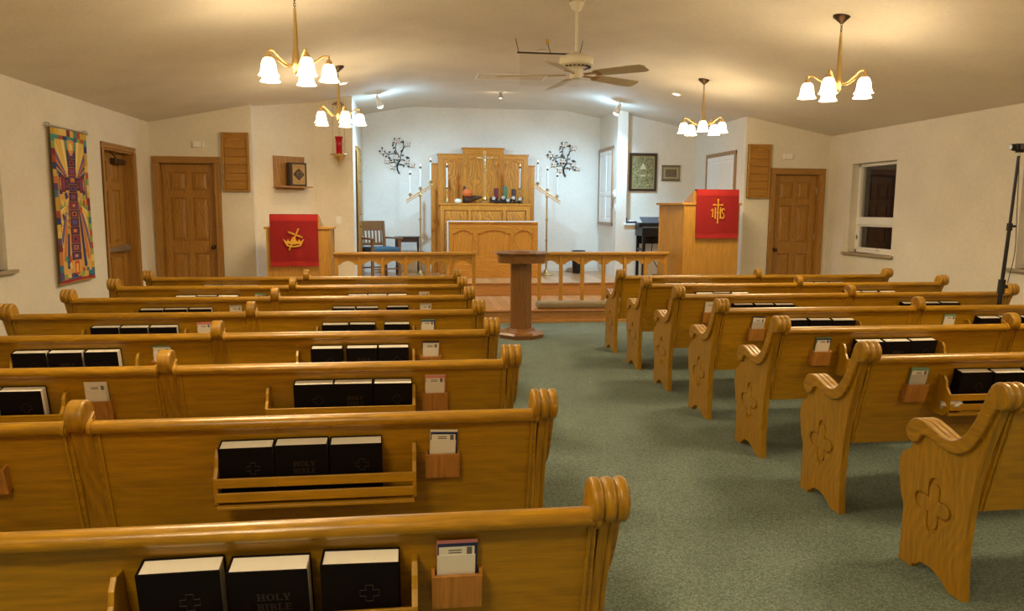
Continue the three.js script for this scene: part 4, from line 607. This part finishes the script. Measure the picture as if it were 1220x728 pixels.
// pictures
function printTex(w, h, f) { const cv = document.createElement('canvas'); cv.width = w; cv.height = h; f(cv.getContext('2d'), w, h); const t = new THREE.CanvasTexture(cv); t.colorSpace = THREE.SRGBColorSpace; return t; }
{
  const g = thing('framed_print', 'dark framed olive green print hanging in the organ alcove', 'picture', [4.015, 1.87, -13.05]), w = 0.5, h = 0.66;
  for (const s of [-1, 1]) mesh(g, 'frame_side', b2(s * w / 2, s * (w / 2 - 0.045), 0, h, 0, 0.035, 0.008), M.dark, 1); for (const y of [0, h - 0.045]) mesh(g, 'frame_rail', b2(-w / 2, w / 2, y, y + 0.045, 0, 0.034, 0.008), M.dark, 0);
  const t = printTex(256, 340, (c, W, H) => { c.fillStyle = '#a89a66'; c.fillRect(0, 0, W, H); c.fillStyle = '#8c8050'; c.fillRect(10, 10, W - 20, H - 20); for (let i = 0; i < 420; i++) { const x = 18 + (W - 36) * hash(i, 1, 8), y = 18 + (H - 36) * hash(i, 2, 8); c.fillStyle = ['#4f4c30', '#6a6540', '#b7a976', '#3c3a26', '#9b9062'][i % 5]; c.beginPath(); c.ellipse(x, y, 3 + 7 * hash(i, 3, 8), 2 + 4 * hash(i, 4, 8), hash(i, 5, 8) * 3, 0, 7); c.fill(); } c.fillStyle = '#c2b184'; c.fillRect(100, 195, 56, 20); c.fillStyle = '#c8bb8c'; c.beginPath(); c.moveTo(128, 70); c.lineTo(165, 140); c.lineTo(91, 140); c.fill(); });
  mesh(g, 'print', new THREE.PlaneGeometry(w - 0.08, h - 0.08).translate(0, h / 2, 0.012), std({ map: t, roughness: 0.6 }), undefined, true); mesh(g, 'backing', b2(-w / 2 + 0.01, w / 2 - 0.01, 0.01, h - 0.01, 0, 0.01), M.dark);
  const p = thing('wall_plaque', 'small brown and tan plaque beside the dark framed print', 'plaque', [4.525, 2.06, -13.05]); const t2 = printTex(200, 160, (c, W, H) => { c.fillStyle = '#8b7a58'; c.fillRect(0, 0, W, H); c.fillStyle = '#b09c72'; c.fillRect(16, 20, W - 32, H - 40); c.fillStyle = '#75684c'; c.fillRect(30, 34, W - 70, H - 66); c.fillStyle = '#5d5038'; for (let i = 0; i < 9; i++) c.fillRect(40 + i * 12, 40, 5, H - 84); c.fillStyle = '#5a4630'; c.fillRect(W - 52, 34, 14, H - 66); });
  mesh(p, 'board', bx(0.33, 0.26, 0.02, 0, 0.13, 0.01, 0.004), wood('#7a6748', 0.5)); mesh(p, 'print', new THREE.PlaneGeometry(0.31, 0.24).translate(0, 0.13, 0.0215), std({ map: t2, roughness: 0.6 }), undefined, true); mesh(p, 'edge_strip', [bx(0.34, 0.022, 0.026, 0, 0.255, 0.012, 0.004), bx(0.34, 0.022, 0.026, 0, 0.005, 0.012, 0.004)], wood('#5f4f38', 0.5), 0);
}
// patchwork banner
{
  const t = printTex(512, 1000, (c, W, H) => {
    const P = ['#26356e', '#2f6f8a', '#c9a23a', '#b5501f', '#7a1f2a', '#5a3d7a', '#d8b24a', '#8fa34a', '#c9783a', '#e0c468', '#3d8f86', '#a8452a'], pick = (i, s) => P[Math.floor(hash(i, s, 77) * P.length)];
    c.fillStyle = '#c99a4a'; c.fillRect(0, 0, W, H);
    let n = 0; for (let y = 0; y < H; y += 44) for (let x = 0; x < W; x += 52) { c.fillStyle = pick(n++, 1); c.fillRect(x, y, 52, 44); }   // border patches
    c.save(); c.beginPath(); c.moveTo(46, 70); c.lineTo(W - 46, 70); c.lineTo(W - 66, H / 2); c.lineTo(W - 46, H - 60); c.lineTo(46, H - 60); c.lineTo(66, H / 2); c.closePath(); c.clip();
    c.fillStyle = '#d9ab5c'; c.fillRect(0, 0, W, H);
    const RC = ['#e6c86a', '#4f8f86', '#d99a4a', '#6d5a8a', '#efd98c', '#3a6a8a', '#c9783a', '#e2bd55', '#8fa34a', '#26406e'];
    const strip = (x0, y0, x1, y1, w, col) => { c.fillStyle = col; const dx = x1 - x0, dy = y1 - y0, l = Math.hypot(dx, dy), px = -dy / l * w, py = dx / l * w; c.beginPath(); c.moveTo(x0 - px * 0.5, y0 - py * 0.5); c.lineTo(x0 + px * 0.5, y0 + py * 0.5); c.lineTo(x1 + px, y1 + py); c.lineTo(x1 - px, y1 - py); c.closePath(); c.fill(); };
    for (const s of [-1, 1]) for (let i = 0; i < 9; i++) { strip(W / 2 + s * (40 + i * 3), 330, W / 2 + s * (70 + i * 48), 40 + i * 16, 18, RC[(i * 3 + 1) % 10]); strip(W / 2 + s * (50 + i * 4), 400 + i * 10, W / 2 + s * (80 + i * 50), 960 - i * 52, 20, RC[(i * 7 + 2) % 10]); }
    n = 0; for (let y = 430; y < 940; y += 46) for (const s of [-1, 1]) for (let k = 0; k < 3; k++) if (hash(n++, 3, 5) > 0.5) { c.fillStyle = pick(n, 4); c.save(); c.translate(W / 2 + s * (95 + k * 56), y); c.rotate(s * 0.35); c.fillRect(-17, -20, 34, 40); c.restore(); }
    c.restore();
    const blk = (x, y, w, h, i) => { c.fillStyle = ['#5a1c24', '#33204a', '#7a2a2c', '#452a5c'][i % 4]; c.fillRect(x, y, w, h); c.fillStyle = ['#9a3a34', '#5a4a8a', '#bc6436', '#8a3458'][(i * 3 + 1) % 4]; c.fillRect(x + w * 0.2, y + h * 0.2, w * 0.6, h * 0.6); c.fillStyle = ['#d99a4c', '#3a1820', '#4560a0'][i % 3]; c.fillRect(x + w * 0.36, y + h * 0.36, w * 0.28, h * 0.28); };
    for (let i = 0; i < 13; i++) { const w = 100 + 26 * Math.abs(i - 4.5) / 5; blk(W / 2 - w / 2, 130 + i * 56, w, 54, i); }
    for (let i = 0; i < 3; i++) for (const s of [-1, 1]) { const h = 84 + i * 26; blk(W / 2 + s * (54 + i * 44) - (s < 0 ? 44 : 0), 352 - h / 2, 44, h, i + 1); }
    c.fillStyle = '#e09a4c'; c.beginPath(); c.arc(W / 2, 108, 48, 0, 7); c.fill(); c.fillStyle = '#f0d070'; c.beginPath(); c.arc(W / 2, 108, 26, 0, 7); c.fill(); c.fillStyle = '#cc4a30'; c.fillRect(W / 2 - 34, 862, 68, 90); c.fillStyle = '#e8b04c'; c.fillRect(W / 2 - 18, 880, 36, 60);
    c.fillStyle = '#9a2030'; c.fillRect(0, H - 22, W, 22);
  });
  const g = thing('patchwork_banner', 'tall patchwork wall banner with a dark cross and coloured rays', 'banner', [XL, 0.76, -8.45], Math.PI / 2), w = 0.82, h = 1.555;
  const pl = new THREE.PlaneGeometry(w, h, 12, 24), q = pl.attributes.position; for (let i = 0; i < q.count; i++) q.setZ(i, 0.045 + 0.004 * Math.sin(q.getX(i) * 9 + q.getY(i) * 3)); pl.computeVertexNormals();
  mesh(g, 'fabric', pl.translate(0, h / 2, 0), std({ map: t, roughness: 0.8 }), undefined, true); const bk = mesh(g, 'lining', pl.clone().translate(0, 0, -0.006), std({ color: '#c09a5a', roughness: 0.9 }), undefined, true);
  mesh(g, 'hanging_rod', [new THREE.CylinderGeometry(0.012, 0.012, w + 0.08, 10).rotateZ(Math.PI / 2).translate(0, h + 0.005, 0.04)], M.steel); mesh(g, 'bottom_rod', new THREE.CylinderGeometry(0.01, 0.01, w + 0.02, 10).rotateZ(Math.PI / 2).translate(0, 0, 0.04), M.pew); mesh(g, 'hook', [-1, 1].map((s) => tube([[s * (w / 2 + 0.02), h + 0.03, 0], [s * (w / 2 + 0.02), h + 0.03, 0.04], [s * (w / 2 + 0.02), h - 0.01, 0.055]], 0.005, 10, 6)), M.steel);
}

// ---------------------------------------------------------------- ceiling things
const shadeMat = std({ color: '#fff4e0', emissive: new THREE.Color(1.0, 0.8, 0.5), emissiveIntensity: 3.2, roughness: 0.4 });
function chandelier(label, x, z, turn, lit = true) {
  const y = ceilAt(x), g = thing('chandelier', label, 'chandelier', [x, y - 0.55, z], turn, 'five armed brass chandeliers');  // origin at the hub
  mesh(g, 'canopy', lathe([[0.001, 0.488], [0.012, 0.488], [0.02, 0.5], [0.074, 0.545], [0.076, 0.57], [0.001, 0.57]], 0, 0, 0, 24), M.bronze);
  const ch = []; for (let k = 0; k < 4; k++) ch.push(new THREE.TorusGeometry(0.011, 0.0028, 6, 12).scale(0.75, 1.2, 1).rotateY(k % 2 ? 1.57 : 0).translate(0, 0.482 - k * 0.019, 0)); mesh(g, 'chain', ch, M.bronze);
  mesh(g, 'stem', lathe([[0.001, 0.425], [0.009, 0.42], [0.012, 0.38], [0.02, 0.12], [0.03, 0.03], [0.034, 0.0], [0.03, -0.02], [0.02, -0.04], [0.026, -0.05], [0.012, -0.075], [0.001, -0.09]], 0, 0, 0, 20), M.brass);
  for (let i = 0; i < 5; i++) {
    const a = i * Math.PI * 2 / 5, c = Math.cos(a), s = Math.sin(a), R = 0.248, at = (r, h) => [c * r, h, s * r];
    const arm = mesh(g, 'arm', tube([at(0.02, -0.01), at(0.08, -0.012), at(0.15, 0.03), at(0.205, 0.068), at(0.24, 0.068), at(R, 0.045)], 0.0085, 24, 8), M.brass);
    mesh(arm, 'socket', lathe([[0.001, 0.078], [0.006, 0.075], [0.008, 0.05], [0.02, 0.035], [0.03, 0.012], [0.03, 0.0], [0.001, 0.005]], c * R, 0, s * R, 14), M.brass);
    mesh(arm, 'lamp_shade', lathe([[0.028, 0.012], [0.042, 0.0], [0.053, -0.03], [0.059, -0.075], [0.066, -0.102], [0.08, -0.12], [0.077, -0.12], [0.062, -0.102], [0.055, -0.075], [0.049, -0.03], [0.038, -0.003], [0.026, 0.008]], c * R, 0, s * R, 28), shadeMat);
    const l = new THREE.PointLight(WARM, BULB, 0, 2); l.position.set(c * R, -0.06, s * R); l.castShadow = true; l.shadow.radius = 1.6; l.shadow.mapSize.set(256, 256); l.name = 'bulb_light'; arm.add(l);
  }
  const dn = new THREE.SpotLight(WARM, DOWN, 0, 1.42, 0.55, 2); dn.position.set(0, -0.15, 0); dn.target.position.set(0, -1, 0); dn.castShadow = true; dn.shadow.radius = 12; dn.shadow.mapSize.set(512, 512); dn.name = 'shade_openings_light'; g.add(dn); g.add(dn.target);
}
chandelier('lit brass chandelier above the pews midway down the banner side wall', -0.89, -6.22, 0.14);
chandelier('lit brass chandelier above the lectern end of the pews', -0.87, -9.42, 0.09);
chandelier('lit brass chandelier above the pews on the dark window side', 3.66, -6.3, 0.105);
chandelier('lit brass chandelier in front of the pulpit', 3.69, -9.48, 0.58);
for (const [x, z, lb] of [[-0.89, -3.2, 'lit brass chandelier over the rear pews on the banner side'], [3.68, -3.2, 'lit brass chandelier over the rear pews on the window side'], [-0.89, -0.1, 'lit brass chandelier at the back of the nave on the banner side'], [3.68, -0.1, 'lit brass chandelier at the back of the nave on the window side']]) chandelier(lb, x, z, 0.3);
// chancel spots
function spot(label, x, z, target) {
  const y = ceilAt(x), g = thing('spotlight', label, 'spotlight', [x, y, z], 0, 'cone spotlights at the chancel'), d = V(...target).sub(V(x, y - 0.1, z)).normalize(), q = new THREE.Quaternion().setFromUnitVectors(V(0, -1, 0), d);
  mesh(g, 'ceiling_plate', lathe([[0.001, -0.018], [0.05, -0.018], [0.055, -0.004], [0.055, 0.02], [0.001, 0.02]]), M.white); mesh(g, 'yoke', bar([0, -0.01, 0], [0, -0.07, 0], 0.007), M.white);
  const at = V(0, -0.075, 0), head = lathe([[0.001, 0.03], [0.016, 0.02], [0.022, 0], [0.05, -0.13], [0.047, -0.13], [0.02, -0.005], [0.001, 0.0]], 0, 0, 0, 24).applyQuaternion(q).translate(at.x, at.y, at.z);
  mesh(g, 'lamp_head', head, M.white);
  const lens = ball(0.046, 0, 0, 0, 1, 0.75, 1, 20).translate(0, -0.135, 0).applyQuaternion(q).translate(at.x, at.y, at.z); mesh(g, 'lamp_lens', lens, std({ color: '#ffffff', emissive: new THREE.Color(0.85, 0.95, 1.0), emissiveIntensity: 4, roughness: 0.4 }));
  const l = new THREE.PointLight(COOL, SPOT * 0.19, 0, 2); l.position.copy(d.clone().multiplyScalar(0.15).add(at)); l.castShadow = true; l.shadow.radius = 2; l.name = 'lamp_light'; g.add(l);
  const s = new THREE.SpotLight(COOL, SPOT * 1.75, 0, 1.25, 0.7, 2); s.position.copy(d.clone().multiplyScalar(0.19).add(at)); s.target.position.copy(s.position).add(d); s.castShadow = true; s.shadow.radius = 2; s.name = 'lamp_beam'; g.add(s); g.add(s.target);
}
spot('white cone spotlight on the ceiling above the armchair side of the altar', -0.52, -11.83, [0.3, 0.9, -12.7]);
spot('white cone spotlight on the ceiling above the alcove side of the altar', 3.28, -12.0, [2.5, 0.9, -12.9]);
{
  const y = TOP, g = thing('bell_spotlight', 'small bare spotlight fixture on the ceiling in front of the altar', 'spotlight', [1.37, y, -11.95]); mesh(g, 'ceiling_plate', lathe([[0.001, -0.02], [0.05, -0.02], [0.06, -0.004], [0.06, 0.02], [0.001, 0.02]]), M.white);
  mesh(g, 'lamp_head', [lathe([[0.001, -0.03], [0.02, -0.03], [0.025, -0.06], [0.045, -0.1], [0.04, -0.1], [0.001, -0.05]]).rotateX(0.4), bar([0, 0, 0], [0, -0.05, -0.01], 0.008)], M.steel);
  mesh(g, 'lamp_lens', ball(0.03, 0, -0.085, -0.05, 1, 1, 0.6), std({ color: '#ffffff', emissive: new THREE.Color(1, 0.86, 0.6), emissiveIntensity: 2.5, roughness: 0.4 }));
  const l = new THREE.PointLight(WARM, 0.16, 0, 2); l.position.set(0, -0.085, -0.055); l.castShadow = true; l.shadow.radius = 1.5; l.name = 'lamp_light'; g.add(l);
}
for (const [x, z, lb] of [[3.73, -10.62, 'small glowing recessed lamp in the ceiling above the pulpit'], [-0.91, -10.55, 'small glowing recessed lamp in the ceiling above the lectern']]) {
  const g = thing('recessed_lamp', lb, 'ceiling lamp', [x, ceilAt(x), z], 0, 'recessed ceiling lamps'), tilt = Math.atan(0.195) * (x > CX ? -1 : 1);
  mesh(g, 'trim_ring', new THREE.TorusGeometry(0.06, 0.012, 8, 24).rotateX(Math.PI / 2).rotateZ(tilt), M.white); mesh(g, 'lamp_lens', lathe([[0.001, -0.02], [0.04, -0.012], [0.055, 0.005], [0.001, 0.005]]).rotateZ(tilt), std({ color: '#ffffff', emissive: new THREE.Color(1, 0.85, 0.62), emissiveIntensity: 3, roughness: 0.4 }));
  const l = new THREE.SpotLight(WARM, 2.2, 0, 1.0, 0.7, 2); l.position.set(0, -0.03, 0); l.target.position.set(0, -1, 0); l.castShadow = true; l.shadow.radius = 2; l.name = 'lamp_light'; g.add(l); g.add(l.target);
}
// ceiling fan
{
  const g = thing('ceiling_fan', 'white five bladed ceiling fan on a long rod over the aisle', 'fan', [1.451, 2.69, -6.8]);
  mesh(g, 'down_rod', cyl(0.013, 0.013, 0.46, 0, 0.44, 0, 14), M.fanWhite); mesh(g, 'canopy', lathe([[0.013, 0.58], [0.04, 0.6], [0.065, 0.65], [0.07, 0.672], [0.001, 0.672]]), M.fanWhite);
  mesh(g, 'motor_housing', lathe([[0.001, 0.235], [0.03, 0.235], [0.04, 0.215], [0.1, 0.21], [0.135, 0.195], [0.15, 0.17], [0.15, 0.135], [0.14, 0.118], [0.1, 0.105], [0.06, 0.1], [0.055, 0.07], [0.052, 0.015], [0.045, 0.005], [0.001, 0.005]], 0, 0, 0, 36), M.fanWhite);
  mesh(g, 'vent_ring', Array.from({ length: 20 }, (_, i) => bx(0.012, 0.012, 0.03, 0, 0.105, 0.12, 0.002).rotateY(i * Math.PI / 10)), M.bronze);
  const bs = shapeOf([[0.2, -0.05], [0.24, -0.062], [0.62, -0.076], [0.68, -0.074], [0.71, -0.045], [0.71, 0.045], [0.68, 0.074], [0.62, 0.076], [0.24, 0.062], [0.2, 0.05]]);
  for (let i = 0; i < 5; i++) {
    const a = THREE.MathUtils.degToRad(-46 + 72 * i), R = (q) => q.rotateX(-0.23).rotateZ(-0.02).rotateY(a).translate(0, 0.04, 0);
    const b = mesh(g, 'blade', R(ext(bs, 0.004, 0.001).rotateX(-Math.PI / 2)), M.blade); mesh(b, 'blade_iron', R(mergeGeometries([bx(0.13, 0.008, 0.028, 0.155, 0.0, 0), bx(0.05, 0.006, 0.07, 0.225, -0.004, 0)].map((q) => q.toNonIndexed()))), M.antique);
  }
}
// hanging clear sheet on a rod, ceiling vent, small ceiling plate
{
  const z = -8.35, g = thing('clear_hanging_sheet', 'clear plastic sheet hanging from a brown rod below the ceiling behind the fan', 'hanging sheet', [1.48, 2.86, z]);
  const L = -0.34, Rr = 0.36;
  mesh(g, 'rod', new THREE.CylinderGeometry(0.009, 0.009, Rr - L + 0.02, 10).rotateZ(Math.PI / 2).translate((L + Rr) / 2, 0.36, 0), M.dark, 0);
  mesh(g, 'sheet', bx(Rr - L - 0.04, 0.34, 0.002, (L + Rr) / 2, 0.185, 0), phys({ color: '#fbfaf8', transmission: 1, thickness: 0, roughness: 0.0, ior: 1.08 }));
  mesh(g, 'cord', [bar([L + 0.01, 0.36, 0], [L - 0.03, 0.5, 0.02], 0.004, 6), bar([0.02, 0.36, 0], [-0.02, 0.46, 0.02], 0.004, 6), bar([Rr - 0.02, 0.36, 0], [Rr + 0.01, 0.5, 0.02], 0.004, 6)], M.dark); mesh(g, 'hook', bx(0.03, 0.05, 0.02, -0.02, 0.475, 0.02, 0.005), std({ color: '#d8a62a', roughness: 0.5 }));
  const v = thing('ceiling_vent', 'white slatted air vent set in the ceiling near the altar', 'vent', [1.365, TOP, -10.68]), w = 0.94, d = 0.44;
  mesh(v, 'frame', [bx(w, 0.012, 0.04, 0, -0.004, d / 2, 0.003), bx(w, 0.012, 0.04, 0, -0.004, -d / 2, 0.003), bx(0.04, 0.012, d, -w / 2, -0.004, 0, 0.003), bx(0.04, 0.012, d, w / 2, -0.004, 0, 0.003)], M.white); mesh(v, 'backing', bx(w, 0.004, d, 0, -0.001, 0), std({ color: '#b3a794', roughness: 0.8 }));
  for (let i = 0; i < 15; i++) mesh(v, 'slat', bx(w - 0.06, 0.003, 0.012, 0, -0.006, -d / 2 + 0.04 + i * 0.026), M.ceiling);
  const s = thing('smoke_detector', 'small white detector on the ceiling behind the hanging sheet', 'detector', [1.5, TOP, -8.9]); mesh(s, 'case', lathe([[0.001, -0.03], [0.04, -0.03], [0.06, -0.015], [0.062, 0], [0.001, 0]]), M.white); mesh(s, 'sensor_ring', new THREE.TorusGeometry(0.03, 0.004, 6, 20).rotateX(Math.PI / 2).translate(0, -0.03, 0), M.white);
}
// camcorder on a pole between the pews
{
  const g = thing('camcorder_stand', 'tall black light stand pole rising between the window side pews', 'stand', [4.86, 0, -5.72]);
  const lean = 0.06;
  mesh(g, 'lower_tube', bar([0, 0.1, 0], [0.035, 0.95, 0], 0.019, 14), M.black); mesh(g, 'middle_tube', bar([0.035, 0.95, 0], [0.06, 1.42, 0], 0.015, 14), M.black); mesh(g, 'upper_tube', bar([0.06, 1.42, 0], [0.085, 2.0, 0], 0.012, 14), M.black);
  mesh(g, 'clamp_collar', [bar([0.03, 0.86, 0], [0.036, 0.98, 0], 0.028, 14), bx(0.05, 0.03, 0.03, 0.06, 0.92, 0, 0.006)], M.blackMatt); mesh(g, 'clamp_collar', [bar([0.058, 1.39, 0], [0.061, 1.45, 0], 0.022, 14), bx(0.06, 0.018, 0.02, 0.09, 1.425, 0, 0.005)], M.blackMatt);
  for (const a of [0.2, 2.3, 4.4]) mesh(g, 'leg', [bar([0.015, 0.42, 0], [0.015 + 0.13 * Math.cos(a), 0.012, 0.11 * Math.sin(a)], 0.009, 8), ball(0.014, 0.015 + 0.13 * Math.cos(a), 0.013, 0.11 * Math.sin(a))], M.black);
  mesh(g, 'cable', tube([[0.085, 1.98, 0.01], [0.1, 1.5, 0.02], [0.11, 1.2, 0.02], [0.07, 0.95, 0.02]], 0.0035, 30, 6), M.grey); mesh(g, 'mount', cyl(0.01, 0.012, 0.05, 0.086, 2.015, 0), M.steel);
  const c = thing('camcorder', 'small black camcorder on top of the tall stand', 'camcorder', [4.95, 2.04, -5.72], -0.1);
  mesh(c, 'body', [new RoundedBoxGeometry(0.13, 0.06, 0.06, 3, 0.014).translate(0.015, 0.03, 0)], M.black); mesh(c, 'lens', [cyl(0.026, 0.026, 0.03).rotateZ(Math.PI / 2).translate(-0.062, 0.032, 0)], M.blackMatt); mesh(c, 'lens_glass', cyl(0.02, 0.02, 0.004).rotateZ(Math.PI / 2).translate(-0.078, 0.032, 0), M.steel); mesh(c, 'side_screen', bx(0.085, 0.04, 0.006, 0.025, 0.034, 0.034, 0.003), M.grey); mesh(c, 'foot', bx(0.05, 0.014, 0.04, 0, -0.005, 0, 0.003), M.blackMatt);
}
renderer.render(scene, camera);
